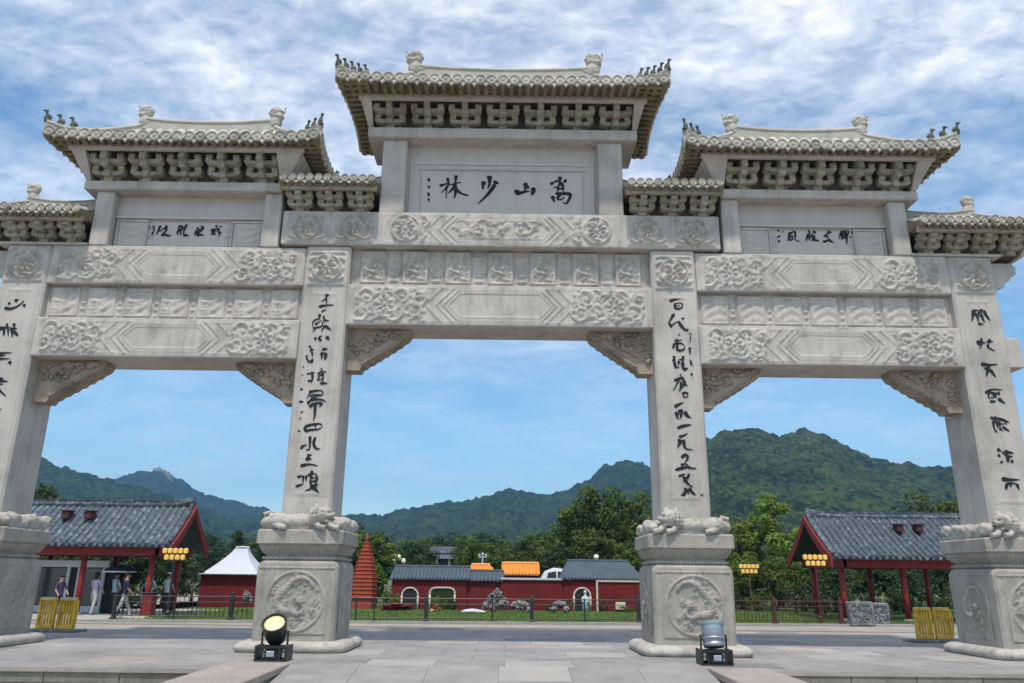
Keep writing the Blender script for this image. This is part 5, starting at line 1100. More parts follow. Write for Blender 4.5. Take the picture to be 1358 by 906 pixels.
# ================================================================== pavilions with tiled roofs
def pavilion(xe, xo, yf, yb, zr, ze, cols, side, label, bcols=None):
    """xe: gable end seen, xo: far end; side: direction from the gable end into the building"""
    ym = (yf+yb)/2
    t = thing('pavilion', ((xe+xo)/2, ym, 0), label, 'pavilion')
    x0, x1 = min(xe, xo), max(xe, xo)
    def zs(y): k = abs(y-ym)/((yb-yf)/2); return zr-(zr-ze)*(k**0.86)
    b = B(); ys = np.linspace(yf, yb, 15)
    b.grid([[(x, y, zs(y)) for x in (x0, x1)] for y in ys]); b.grid([[(x, y, zs(y)-0.10) for x in (x1, x0)] for y in ys])
    for x, s in ((x0, 1), (x1, -1)):
        lo = [(x, y, zs(y)-0.10) for y in ys]; up = [(x, y, zs(y)) for y in ys]; b.grid([up, lo] if s > 0 else [lo, up])
    b.grid([[(x, yf, ze-0.10) for x in (x0, x1)], [(x, yf, ze) for x in (x0, x1)]])
    roof = obj('roof', b, gflat, t)
    rows = B(); n = int((x1-x0)/0.24); rr_ = random.Random(3)
    for i in range(n):
        x = x0+0.12+(x1-x0-0.24)*i/(n-1)
        for yy in (np.linspace(yf-0.05, ym-0.06, 9), np.linspace(yb+0.05, ym+0.06, 9)):
            rings = []
            for y in yy:
                j = rr_.uniform(-.006, .006); rings.append([(x+0.075*math.cos(a), y, zs(min(max(y, yf), yb))+0.085*math.sin(a)+j) for a in [PI*k/5 for k in range(6)]])
            rows.loft(rings, True, False, closed=False)
    rw = obj('tile_rows', rows, gtile, roof, kind='stuff')
    ends = B()
    for i in range(n-1):
        x = x0+0.12+(x1-x0-0.24)*(i+0.5)/(n-1); ends.prism([(x-.09, ze+.02), (x+.09, ze+.02), (x+.05, ze-.07), (x, ze-.11), (x-.05, ze-.07)], yf-.05, yf-.02)
    obj('drip_tiles', ends, gtile, roof, kind='stuff')
    b = B(); m = 14; pts = [(x0+(x1-x0)*i/m, ym, zr+0.02+0.16*max(0, abs(i/m-.5)*2-0.8)/0.2) for i in range(m+1)]
    b.tube(pts, 0.11, 8, 1.5); b.box(x0+.1, x1-.1, ym-0.06, ym+0.06, zr, zr+0.16); b.box(x0+.1, x1-.1, ym-0.09, ym+0.09, zr+.16, zr+0.20); obj('roof_ridge', b, gtile, roof)
    for xx in (x0+0.06, x1-0.06):
        b = B()
        for yy in (np.linspace(yf, ym, 7), np.linspace(yb, ym, 7)): b.tube([(xx, y, zs(y)+0.09) for y in yy], 0.085, 7)
        obj('gable_ridge', b, gtile, roof)
    b = B(); g = xe-side*0.10                                       # bargeboards
    for yy in (np.linspace(yf-.05, ym, 8), np.linspace(yb+.05, ym, 8)):
        rings = []
        for y in yy:
            k = abs(y-ym)/(ym-yf); z1 = zs(min(max(y, yf), yb))+0.02; z0 = z1-0.30-0.12*min(k, 1.0)
            rings.append([(g, y, z0), (g+side*0.07, y, z0), (g+side*0.07, y, z1), (g, y, z1)])
        b.loft(rings)
    obj('bargeboard', b, red, t)
    # frame
    zb = ze-0.02
    for y in (yf+0.55, yb-0.55):
        b = B(); b.box(x0+0.35, x1-0.35, y-0.07, y+0.07, zb-0.36, zb-0.02); obj('beam', b, red, t)
    gx = xe+side*0.65
    b = B(); b.box(gx-0.06, gx+0.06, yf+0.48, yb-0.48, zb-0.35, zb-0.04); b.box(gx-0.05, gx+0.05, ym-0.06, ym+0.06, zb-0.04, zr-0.25); b.box(gx-.05, gx+.05, yf+1.0, yb-1.0, zb+.35, zb+.5); obj('beam', b, red, t)
    for (x, y) in cols:
        b = B(); b.lathe(x, y, [(0.12, 0.105), (1.0, 0.105), (zb-0.36, 0.095)], 12); c = obj('column', b, red, t, smooth=True)
        b = B(); b.lathe(x, y, [(0, 0.19), (0.06, 0.19), (0.12, 0.13)], 12); obj('column_base', b, stepm, c)
    for i, k in ((0.47, 0), (0.58, 1)):                             # low dark ornaments on the far part of the roof
        xx = xe+(xo-xe)*i; y = ym-(ym-yf)*0.35
        b = B(); b.box(xx-.13, xx+.13, y-.25, y+.12, zs(y)+.04, zs(y)+.30, .02); b.box(xx-.18, xx+.18, y-.3, y+.15, zs(y)+.30, zs(y)+.34, .01); obj('roof_ornament', b, railred, roof)
    return t
pvl = pavilion(-11.72, -19.2, 28.0, 31.3, 3.86, 2.40, [(-12.5, 28.5), (-14.9, 28.5), (-17.4, 28.5), (-12.5, 30.8), (-14.9, 30.8), (-17.4, 30.8)], -1, 'open red pavilion with grey tiled gable roof at the left, people under it')
pvr = pavilion(12.05, 19.0, 29.5, 34.0, 3.90, 2.30, [(12.55, 30.05), (14.85, 30.05), (17.2, 30.05), (12.8, 33.5), (15.15, 33.5), (17.5, 33.5)], 1, 'open red pavilion with grey tiled gable roof at the right, beside carved stone blocks')

flat('pavilion_floor', -22, -11.55, 25.9, 34.0, 0.028, kerbm)
# ---- kiosk under the left pavilion
k = thing('ticket_booth', (-16.3, 29.9, 0), 'white framed glass booth under the left pavilion roof', 'booth')
b = B(); b.box(-18.4, -14.62, 29.72, 30.7, 0.05, 1.62); obj('wall', b, dark, k)
b = B(); b.box(-18.45, -14.55, 29.60, 29.70, 1.62, 1.86, .01); obj('header', b, white, k)
for x in (-18.4, -17.2, -16.0, -15.62, -14.72): b = B(); b.box(x-.05, x+.05, 29.62, 29.71, 0.02, 1.615, .008); obj('post', b, white, k)
for a, c in ((-18.34, -17.26), (-17.14, -16.06), (-15.56, -14.78)):
    b = B(); b.box(a, c, 29.66, 29.68, 0.3, 1.58); obj('glass_pane', b, glass, k)
    b = B(); b.box(a, c, 29.64, 29.69, 0.05, 0.28); obj('lower_panel', b, white, k)

# ================================================================== miniature temple walls
def gable_block(name, x0, x1, y0, y1, zw, zr, wm_, rm, label, ov=0.12, hipL=0.0, hipR=0.0, tiles=True, cat='building'):
    t = thing(name, ((x0+x1)/2, (y0+y1)/2, 0), label, cat)
    b = B(); b.box(x0, x1, y0, y1, 0.0, zw); obj('wall', b, wm_, t)
    ym = (y0+y1)/2; b = B()
    a0, a1, c0, c1 = x0-ov, x1+ov, y0-ov, y1+ov
    b.add([(a0, c0, zw+.01), (a1, c0, zw+.01), (a1, c1, zw+.01), (a0, c1, zw+.01), (a0, c0, zw+.06), (a1, c0, zw+.06), (a1, c1, zw+.06), (a0, c1, zw+.06), (a0+hipL, ym, zr), (a1-hipR, ym, zr)],
          [(3, 2, 1, 0), (0, 1, 5, 4), (1, 2, 6, 5), (2, 3, 7, 6), (3, 0, 4, 7), (4, 5, 9, 8), (6, 7, 8, 9), (7, 4, 8), (5, 6, 9)])
    r = obj('roof', b, rm, t)
    if tiles:
        b = B(); n = int((a1-a0)/0.16)
        for i in range(n+1):
            x = a0+(a1-a0)*i/n; k = 1.0
            if hipL and x < a0+hipL: k = (x-a0)/hipL
            if hipR and x > a1-hipR: k = (a1-x)/hipR
            if k > 0.1: b.tube([(x, c0-.01, zw+.075), (x, c0+(ym-c0)*k, zw+.075+(zr-zw-.06)*k)], 0.035, 5)
        obj('tile_rows', b, rm, r, kind='stuff')
    b = B(); b.tube([(a0+hipL, ym, zr+.02), (a1-hipR, ym, zr+.02)], 0.06, 6); obj('roof_ridge', b, rm, r)
    return t
w1 = gable_block('long_building', -5.10, -1.76, 36.5, 38.0, 1.28, 1.86, redwall, gflat, 'long red building with blue-grey roof and pale arches behind the railing', hipL=.1)
w2 = gable_block('low_building', -1.74, -0.22, 36.62, 37.8, 1.24, 1.70, redwall, gflat, 'low red building with grey roof left of the white coping')
w3 = gable_block('hip_roof_building', 2.64, 6.1, 36.5, 38.6, 1.37, 2.20, redwall, gflat, 'red building with large blue-grey roof next to the right pillar', hipL=.35, hipR=.5)
t = thing('boundary_wall', (1.2, 36.6, 0), 'red wall with white coping between the two grey roofs', 'wall')
b = B(); b.box(-0.20, 2.62, 36.55, 36.75, 0, 1.32); obj('wall', b, redwall, t)
b = B(); b.box(-0.24, 2.62, 36.48, 36.82, 1.32, 1.41, .01); obj('coping', b, white, t)
b = B(); b.box(4.12, 6.5, 36.32, 36.46, 0.0, 1.28); t2 = thing('screen_wall', (5.3, 36.4, 0), 'red screen wall edged in cream beside the arch with the white statue', 'wall'); obj('wall', b, redwall, t2)
b = B(); b.box(4.06, 6.5, 36.27, 36.48, 1.28, 1.35); b.box(4.06, 4.14, 36.28, 36.47, 0, 1.28); obj('border', b, cream, t2)
b = B(); b.box(4.9, 5.35, 36.24, 36.30, .10, .42, .02); o = obj('painted_panel', b, cream, t2)
gable_block('yellow_gate', -1.86, -0.60, 38.9, 39.9, 1.60, 2.0, redwall, orange, 'small gate with a low orange tiled roof behind the grey roofs', hipL=.3, hipR=.3)
gable_block('yellow_hall', -0.05, 1.50, 39.0, 40.6, 1.52, 2.10, redwall, orange, 'hall with bright orange tiled roof above the white coping')
# white-roofed small building
t = thing('white_roofed_shrine', (-12.5, 37.4, 0), 'small red building with a concave white roof near the left pedestal', 'building')
b = B(); b.box(-13.78, -11.25, 36.6, 38.6, 0, 1.44); obj('wall', b, redwall, t)
b = B(); rings = []
for i in range(9):
    u = i/8; k = (1-u)**1.25; z = 1.44+1.14*u
    xl = -12.62-(1.05)*k*1.0-0.02; xr = -12.02+0.90*k**1.25
    rings.append([(xl, 37.5-1.0*k-.12, z), (xr, 37.5-1.0*k-.12, z), (xr, 37.5+1.0*k+.12, z), (xl, 37.5+1.0*k+.12, z)])
b.loft(rings); rf = obj('roof', b, white, t)
b = B(); b.box(-13.82, -11.05, 36.4, 38.7, 1.40, 1.46, .01); obj('eave', b, white, rf)
b = B(); b.tube([(-12.64, 37.5, 2.63), (-12.3, 37.5, 2.66), (-12.0, 37.5, 2.63)], .05, 6); obj('roof_ridge', b, white, rf)
# brick pagoda
t = thing('brick_pagoda', (-6.45, 37, 0), 'tall tapering red brick pagoda just right of the inner left pedestal', 'pagoda')
b = B(); b.lathe(-6.45, 37, [(0, .60), (.45, .60), (.46, .66), (.52, .66)], 8); obj('base', b, redbrick, t)
nT = 15
for i in range(nT):
    u0, u1 = i/nT, (i+1)/nT; w = lambda u: 0.58*(1-u**1.9)+0.05
    z0, z1 = 0.52+2.55*u0, 0.52+2.55*u1
    b = B(); b.lathe(-6.45, 37, [(z0, w(u0)-.03), (z1-.06, w(u0)-.035), (z1-.04, w(u0)-.005), (z1-.015, w(u0)), (z1, w(u1)-.03)], 8); obj('tier', b, redbrick, t)
b = B(); b.lathe(-6.45, 37, [(3.07, .06), (3.2, .05), (3.36, .01)], 8); obj('finial', b, redbrick, t)
# arches on the walls
def arch(x, w, h, y, label, inner=dark, m=cream):
    t = thing('garden_arch', (x, y, 0), label, 'arch'); b = B(); P = []; n = 14
    for i in range(n+1):
        a = PI*i/n; P.append((x+w/2*math.cos(a), h-w*0.5*0.9+w/2*0.9*math.sin(a)) if w < 0.9 else (x+w/2*math.copysign(abs(math.cos(a))**0.45, math.cos(a)), h-0.28+0.28*math.sin(a)**0.7))
    P = [(x+w/2, 0)]+P+[(x-w/2, 0)]
    for (a0, z0), (a1, z1) in zip(P, P[1:]): b.tube([(a0, y, z0), (a1, y, z1)], 0.045, 6)
    obj('surround', b, m, t, smooth=True)
    b = B(); b.prism(P, y+0.005, y+0.03); obj('opening', b, inner, t)
    return t
arch(-4.28, 0.72, 0.93, 36.44, 'round-topped pale arch on the long red building, left one')
arch(-2.83, 1.12, 0.95, 36.44, 'wide pale arch with greenery on the long red building', leaf_dark)
arch(3.44, 0.74, 1.00, 36.44, 'pale arch framing a white statue next to the right pillar')
b = B(); b.tube([(3.56, 36.2, 0), (3.55, 36.2, .35), (3.56, 36.2, .6), (3.55, 36.2, .74)], [.17, .14, .13, .06], 10, .7); b.ball((3.55, 36.2, .82), (.075, .08, .095), 10, 8)
b.tube([(3.44, 36.18, .62), (3.40, 36.12, .45), (3.50, 36.08, .40)], [.045, .04, .03], 7); b.tube([(3.66, 36.18, .62), (3.70, 36.12, .45), (3.60, 36.08, .40)], [.045, .04, .03], 7)
o = obj('statue', b, white, None, smooth=True, at=(3.56, 36.2, 0)); tag(o, 'white robed statue standing in the pale arch', 'statue')
# garden rocks, low sculptures, flower relief
def rocks(x, y, w, h, n, m, label, cat='rockery', seed=1, name='rockery'):
    rg = random.Random(seed); t = thing(name, (x, y, 0), label, cat)
    for i in range(n):
        k = rg.random(); b = B(); zz = h*(0.12+0.75*k); b.ball((x+rg.uniform(-.5, .5)*w*(1.1-k), y+rg.uniform(-.2, .2), zz*0.9), (w*rg.uniform(.12, .24), .16, h*rg.uniform(.10, .22)), 8, 6, 0, .7, 3, rg.randint(0, 99)); obj('rock', b, m, t)
rocks(-0.42, 34.6, 1.0, 1.0, 14, rock, 'tall pale scholar-rock pile in the middle of the lawn', seed=2)
rocks(0.55, 34.8, 1.1, 0.62, 10, rock, 'low dark rock group right of the tall pile', seed=3)
rocks(2.35, 34.9, 1.0, 0.55, 9, rock, 'low rock group at the foot of the white-coped wall', seed=4)
rocks(-9.9, 33.5, 0.55, 0.85, 8, rock, 'small rock figure left of the inner left pedestal', seed=5)
rocks(-10.75, 34.0, 0.5, 0.9, 8, rock, 'small pale rock figure against the wall under the white roof', seed=6)
rocks(-4.55, 34.9, 2.0, 0.42, 9, redwall, 'low red painted boulders in front of the left arch', seed=7)
rocks(-2.95, 34.6, .42, .42, 6, pastel, 'orange-red flower sculpture below the wide arch', 'sculpture', 8, 'flower_sculpture')
b = B(); b.ball((-1.35, 33.2, .10), (.45, .2, .09), 12, 6, 0, .4, 3, 4); b.ball((-1.0, 33.1, .08), (.22, .15, .07), 10, 6, 0, .4, 3, 5)
o = obj('flat_rock', b, white, None, smooth=True, at=(-1.3, 33.2, 0)); tag(o, 'flat white rock lying on the grass', 'rock')
for i, (x, y, h, w, l) in enumerate([(-2.85, 34.9, .75, .9, 'dark bush under the wide arch'), (-2.3, 34.8, .65, .5, 'small dark bush right of the wide arch'), (-9.6, 34.6, .8, .7, 'bush beside the small rock figure'), (0.95, 35.2, .8, .6, 'bush behind the low dark rocks'), (2.75, 35.2, .6, .6, 'bush left of the statue arch'), (4.25, 35.3, .6, .5, 'bush right of the statue arch'), (-5.0, 35.6, 1.0, .9, 'bush beside the brick pagoda'), (1.9, 35.4, .5, .5, 'little bush below the white coping'), (5.2, 35.2, .35, .8, 'low bush by the cream edged wall')]):
    tree('bush_dark' if i % 2 else 'bush', x, y, h, w, l, 'bush')
# white car behind the wall
t = thing('parked_car', (2.25, 42.5, 0), 'white car parked behind the red wall, only its roof showing', 'car')
b = B(); rings = []
for x, z0, z1, w in ((1.15, .45, .95, .55), (1.25, .3, 1.10, .62), (1.75, .25, 1.2, .66), (2.05, .25, 1.75, .60), (2.5, .25, 1.93, .58), (3.0, .25, 1.88, .58), (3.35, .25, 1.45, .62), (3.5, .35, 1.1, .58)):
    rings.append([(x, 42.5-w, z0), (x, 42.5+w, z0), (x, 42.5+w, (z0+z1)/2+.1), (x, 42.5+w*.8, z1-.06), (x, 42.5+w*.6, z1), (x, 42.5-w*.6, z1), (x, 42.5-w*.8, z1-.06), (x, 42.5-w, (z0+z1)/2+.1)])
b.loft(rings); obj('body', b, white, t, smooth=True)
b = B(); b.prism([(2.1, 1.3), (2.2, 1.68), (2.62, 1.76), (2.62, 1.3)], 41.86, 41.95); b.prism([(2.7, 1.3), (2.7, 1.76), (3.05, 1.70), (3.2, 1.3)], 41.86, 41.95); obj('window', b, glass, t)
for x in (1.65, 3.1): b = B(); b.v = []; b.tube([(x, 41.86, .28), (x, 42.05, .28)], .28, 14); obj('wheel', b, black, t)
# hall far behind
t = thing('temple_hall', (-5.7, 71, 0), 'grey two-tiered temple hall half hidden by trees behind the red walls', 'temple')
b = B(); b.box(-7.3, -4.1, 70.2, 73, 0, 2.9); obj('wall', b, mat('dim_hall_wall', (.09, .09, .10), .9, .2, 1, 0), t)
for x in (-7.1, -6.0, -4.9, -4.3): b = B(); b.lathe(x, 69.9, [(0, .12), (2.9, .12)], 8); obj('column', b, cream, t)
b = B(); b.hexa([(-8.0, 69.3, 2.9), (-3.4, 69.3, 2.9), (-3.4, 73.6, 2.9), (-8.0, 73.6, 2.9), (-6.9, 70.9, 3.35), (-4.4, 70.9, 3.35), (-4.4, 72.2, 3.35), (-6.9, 72.2, 3.35)]); obj('lower_roof', b, gtile, t)
b = B(); b.hexa([(-7.0, 70.6, 3.36), (-4.3, 70.6, 3.36), (-4.3, 72.5, 3.36), (-7.0, 72.5, 3.36), (-6.6, 71.4, 3.95), (-4.7, 71.4, 3.95), (-4.7, 71.7, 3.95), (-6.6, 71.7, 3.95)]); rf = obj('roof', b, gtile, t)
b = B()
for i in range(14): x = -6.9+2.5*i/13; b.tube([(x, 70.58, 3.40), ((x+5.65)*.72-5.65, 71.4, 3.97)], .05, 5)
obj('tile_rows', b, gtile, rf, kind='stuff')

# ================================================================== railings
def rail_run(name, x0, x1, posts, thin, pick, m, label, off=0.12, h=0.78):
    t = thing(name, ((x0+x1)/2, kx((x0+x1)/2, off), 0.06), label, 'railing')
    for x in posts:
        y = kx(x, off); b = B(); b.box(x-.055, x+.055, y-.055, y+.055, .05, h+.02, .012); b.box(x-.09, x+.09, y-.09, y+.09, .05, .12, .012); b.ball((x, y, h+.06), .055, 8, 6); b.box(x-.07, x+.07, y-.07, y+.07, h-.12, h-.08, .005); obj('post', b, m, t)
    for x in thin: y = kx(x, off); b = B(); b.box(x-.022, x+.022, y-.022, y+.022, .05, h, 0); obj('thin_post', b, m, t)
    for z, r in ((h-.03, .020), (h-.20, .012), (.16, .018)): b = B(); b.tube([(x0, kx(x0, off), z), (x1, kx(x1, off), z)], r, 6); obj('rail', b, m, t)
    if pick:
        n = int((x1-x0)/pick); b = B()
        for i in range(n): x = x0+pick*(i+.5); y = kx(x, off); b.tube([(x, y, .14), (x, y, h-.03)], .011, 4)
        obj('pickets', b, m, t, kind='stuff')
rail_run('railing', -12.3, -8.0, [-12.2, -8.65], [-10.4], 0.14, black, 'dark metal railing with close bars between the left pavilion and the inner left pedestal')
rail_run('railing', -7.9, 5.2, [-6.0, -2.55, 0.86, 4.4], [-4.78, -4.2, -0.42, 2.6], 0, black, 'black post and rail fence across the middle opening in front of the lawn')
rail_run('railing', 5.3, 11.4, [5.5, 9.0, 11.3], [7.2], 0.13, railred, 'rust-red railing with close bars beside the right pavilion', h=.80)
def slab_block(x, y, w, h, rz, label):
    t = thing('carved_stone_block', (x, y, 0), label, 'stone block')
    b = B(); b.box(-w/2, w/2, -.12, .12, 0, h, .03); o = link('slab', b.mesh('slab', dgrey), t); 
    b = B(); rg = random.Random(int(x*10))
    for i in range(60): b.ball((rg.uniform(-w/2+.12, w/2-.12), -.125, rg.uniform(.12, h-.12)), (rg.uniform(.03, .07), .025, rg.uniform(.02, .05)), 6, 5, 0, .4, 3, i)
    link('carving', b.mesh('carving', dgrey, smooth=True), t)
    b = B(); b.box(-w/2+.03, -w/2+.10, -.15, -.10, .03, h-.03); b.box(w/2-.10, w/2-.03, -.15, -.10, .03, h-.03); b.box(-w/2+.1, w/2-.1, -.15, -.10, h-.1, h-.03); b.box(-w/2+.1, w/2-.1, -.15, -.10, .03, .1); link('border', b.mesh('border', dgrey), t)
    t.rotation_euler = (0, 0, rz)
slab_block(11.95, 27.45, .86, .78, R(4), 'grey carved stone block at the end of the rust-red railing, nearer one')
slab_block(12.95, 28.4, .80, .72, R(8), 'darker carved stone block behind the nearer one, by the red column')
# lamp posts with gold box lanterns
def lantern_post(x, y, z, label, pole=black, s=1.0):
    t = thing('lantern_post', (x, y, 0), label, 'street lamp')
    b = B(); b.lathe(x, y, [(0, .10), (.2, .09), (.25, .05), (z-.1, .04), (z+.35*s, .03)], 8); obj('pole', b, pole, t)
    b = B(); b.box(x-.42*s, x+.42*s, y-.02, y+.02, z-.02, z+.02); b.box(x-.42*s, x+.42*s, y-.02, y+.02, z+.24*s, z+.27*s); obj('arm', b, pole, t)
    for zz, n, w in ((z+.38*s, 5, .44), (z+.12*s, 4, .34)):
        for i in range(n):
            xx = x+(-w+2*w*i/(n-1))*s; b = B(); b.lathe(xx, y-.03, [(zz-.12*s, .04*s), (zz-.09*s, .095*s), (zz+.06*s, .10*s), (zz+.10*s, .04*s)], 8); l = obj('lantern', b, gold, t)
            b = B(); b.lathe(xx, y-.03, [(zz+.10*s, .07*s), (zz+.135*s, .015*s)], 8); obj('lantern_cap', b, railred, l)
lantern_post(-11.35, 27.6, 1.88, 'post of gold lanterns in front of the left pavilion gable', black, .82)
lantern_post(11.12, 28.8, 1.94, 'post of gold lanterns in front of the right pavilion gable', railred, .82)
lantern_post(11.5, 38.0, 1.72, 'farther post of gold lanterns among the trees left of the right pavilion', bark, .88)
t = thing('globe_lamp', (-6.0, 45, 0), 'street lamp with three cream globes above the long grey roof', 'street lamp')
b = B(); b.lathe(-6.0, 45, [(0, .10), (.3, .05), (2.2, .04)], 8); b.tube([(-6.3, 45, 2.1), (-6.0, 45, 1.95), (-5.7, 45, 2.1)], .03, 6); obj('pole', b, black, t)
for x, z in ((-6.27, 2.2), (-6.0, 2.42), (-5.73, 2.22)): b = B(); b.ball((x, 45, z), (.13, .13, .17), 10, 8); obj('globe', b, mat('lamp_globe', (.85, .82, .62), .4, .05, 3, 0) if 'lamp_globe' not in MATS else MATS['lamp_globe'], t, smooth=True)
t = thing('white_lamp_post', (-1.28, 44, 0), 'slim white lamp post behind the orange gate roof', 'street lamp')
b = B(); b.lathe(-1.28, 44, [(0, .08), (.3, .05), (2.55, .04)], 8); obj('pole', b, white, t)
b = B(); b.box(-1.5, -1.06, 43.95, 44.05, 2.45, 2.5); b.ball((-1.46, 44, 2.56), .07, 8, 6); b.ball((-1.1, 44, 2.56), .07, 8, 6); b.ball((-1.28, 44, 2.62), .08, 8, 6); obj('lamp_head', b, white, t)
t = thing('globe_lamp', (4.45, 39.5, 0), 'lamp with one white globe rising over the large blue-grey roof', 'street lamp')
b = B(); b.lathe(4.45, 39.5, [(0, .08), (2.3, .04)], 8); obj('pole', b, black, t)
b = B(); b.ball((4.45, 39.5, 2.42), (.13, .13, .14), 10, 8); obj('globe', b, MATS['lamp_globe'], t, smooth=True)

# yellow queue barriers
def barrier(x0, x1, y, rz, label):
    xm = (x0+x1)/2; t = thing('crowd_barrier', (xm, y, 0), label, 'barrier')
    b = B(); n = 10; b.box(-.72, .72, -.28, .28, 0, .06, .02); link('base', b.mesh('base', dgrey), t)
    for s in (-1, 1):
        b = B(); c = s*.27
        b.box(c-.23, c+.23, -.05, .05, .74, .80, .015); b.box(c-.23, c-.17, -.05, .05, .06, .74, .012); b.box(c+.17, c+.23, -.05, .05, .06, .74, .012); b.box(c-.23, c+.23, -.045, .045, .06, .16, .015)
        link('panel_frame', b.mesh('panel_frame', yellow), t)
        b = B()
        for i in range(4): xx = c-.115+.077*i; b.box(xx-.017, xx+.017, -.03, .03, .16, .74, .008)
        link('slats', b.mesh('slats', yellow), t)
        b = B(); b.box(c-.22, c+.22, -.04, .04, .80, .825, .008); link('top_rail', b.mesh('top_rail', steel), t)
    b = B(); b.tube([(.53, 0, .1), (.56, -.02, .5), (.53, 0, .76)], .02, 6); link('end_post', b.mesh('end_post', yellow), t)
    t.rotation_euler = (0, 0, rz)
barrier(-11.95, -10.85, 20.9, R(-6), 'yellow crowd barrier standing beside the outer left pedestal')
barrier(10.25, 11.3, 20.6, R(10), 'yellow crowd barrier standing beside the outer right pedestal')

# spotlights
def spot(x, y, z, up, m_head, label, lensdir):
    t = thing('spotlight', (x, y, z), label, 'spotlight')
    b = B(); 
    for s in (-1, 1):
        b.box(s*.26-.02, s*.26+.02, -.22, .22, 0, .26, .008)
        b.box(s*.15-.015, s*.15+.015, -.20, -.17, .03, .25)
    b.box(-.24, .24, -.22, -.19, 0, .03); b.box(-.24, .24, -.22, -.19, .225, .255); b.box(-.24, .24, .19, .22, 0, .03); b.box(-.24, .24, -.185, .185, .20, .228)
    link('stand', b.mesh('stand', black), t)
    b = B(); b.box(-.12, .12, -.17, .15, .035, .19, .01); link('ballast_box', b.mesh('ballast_box', black), t)
    b = B(); b.box(-.07, .07, -.235, -.222, .08, .17, .004); link('label_plate', b.mesh('label_plate', steel), t)
    b = B()
    for s in (-1, 1): b.box(s*.225-.012, s*.225+.012, -.035, .035, .22, .50, .006)
    b.box(-.225, .225, -.04, .04, .235, .255, .004); link('yoke', b.mesh('yoke', black), t)
    hd = link('head', None, t, (0, 0, .47)); hd.rotation_euler = (lensdir, 0, 0)
    bpy.data.objects.remove(hd)
    b = B(); n = 20
    b.lathe(0, 0, [(-.19, .12), (-.185, .18), (-.12, .188), (-.115, .178), (-.10, .178), (-.095, .19), (.16, .20), (.19, .205), (.20, .19)] if m_head is steel else [(-.20, .10), (-.17, .16), (-.05, .195), (.16, .21), (.19, .215), (.20, .20)], n)

    if m_head is steel: b.lathe(0, 0, [(-.06, .20), (-.06, .206), (-.03, .206), (-.03, .20)], n)
    hd = link('head', b.mesh('head', m_head, smooth=False), t, (0, 0, .47)); hd.rotation_euler = (lensdir, 0, 0)
    for p in hd.data.polygons: p.use_smooth = len(p.vertices) == 4
    b = B(); b.lathe(0, 0, [(.18, .19), (.205, .17), (.215, .08), (.217, .01)], n); ln = link('lens', b.mesh('lens', lens, smooth=True), t, (0, 0, .47)); ln.rotation_euler = (lensdir, 0, 0)
    b = B(); b.lathe(0, 0, [(.18, .214), (.225, .225), (.235, .215), (.235, .20), (.19, .19)], n); rm = link('rim', b.mesh('rim', black if m_head is not steel else steel), t, (0, 0, .47)); rm.rotation_euler = (lensdir, 0, 0)
    b = B(); b.tube([(-.1, .15, .05), (-.2, .35, .01), (-.1, .6, .01)], .015, 6); link('cable', b.mesh('cable', black), t)
sp_head = mat('black_spot_housing', (0.02, 0.02, 0.022), .35, .1, 5, 0, spec=.5)
spot(-4.06, 14.62, 0.0, 1, sp_head, 'black spotlight with yellow lens before the inner left pedestal', R(42))
spot(3.72, 14.72, 0.0, 1, steel, 'silver spotlight aimed up at the arch before the inner right pedestal', R(-14))

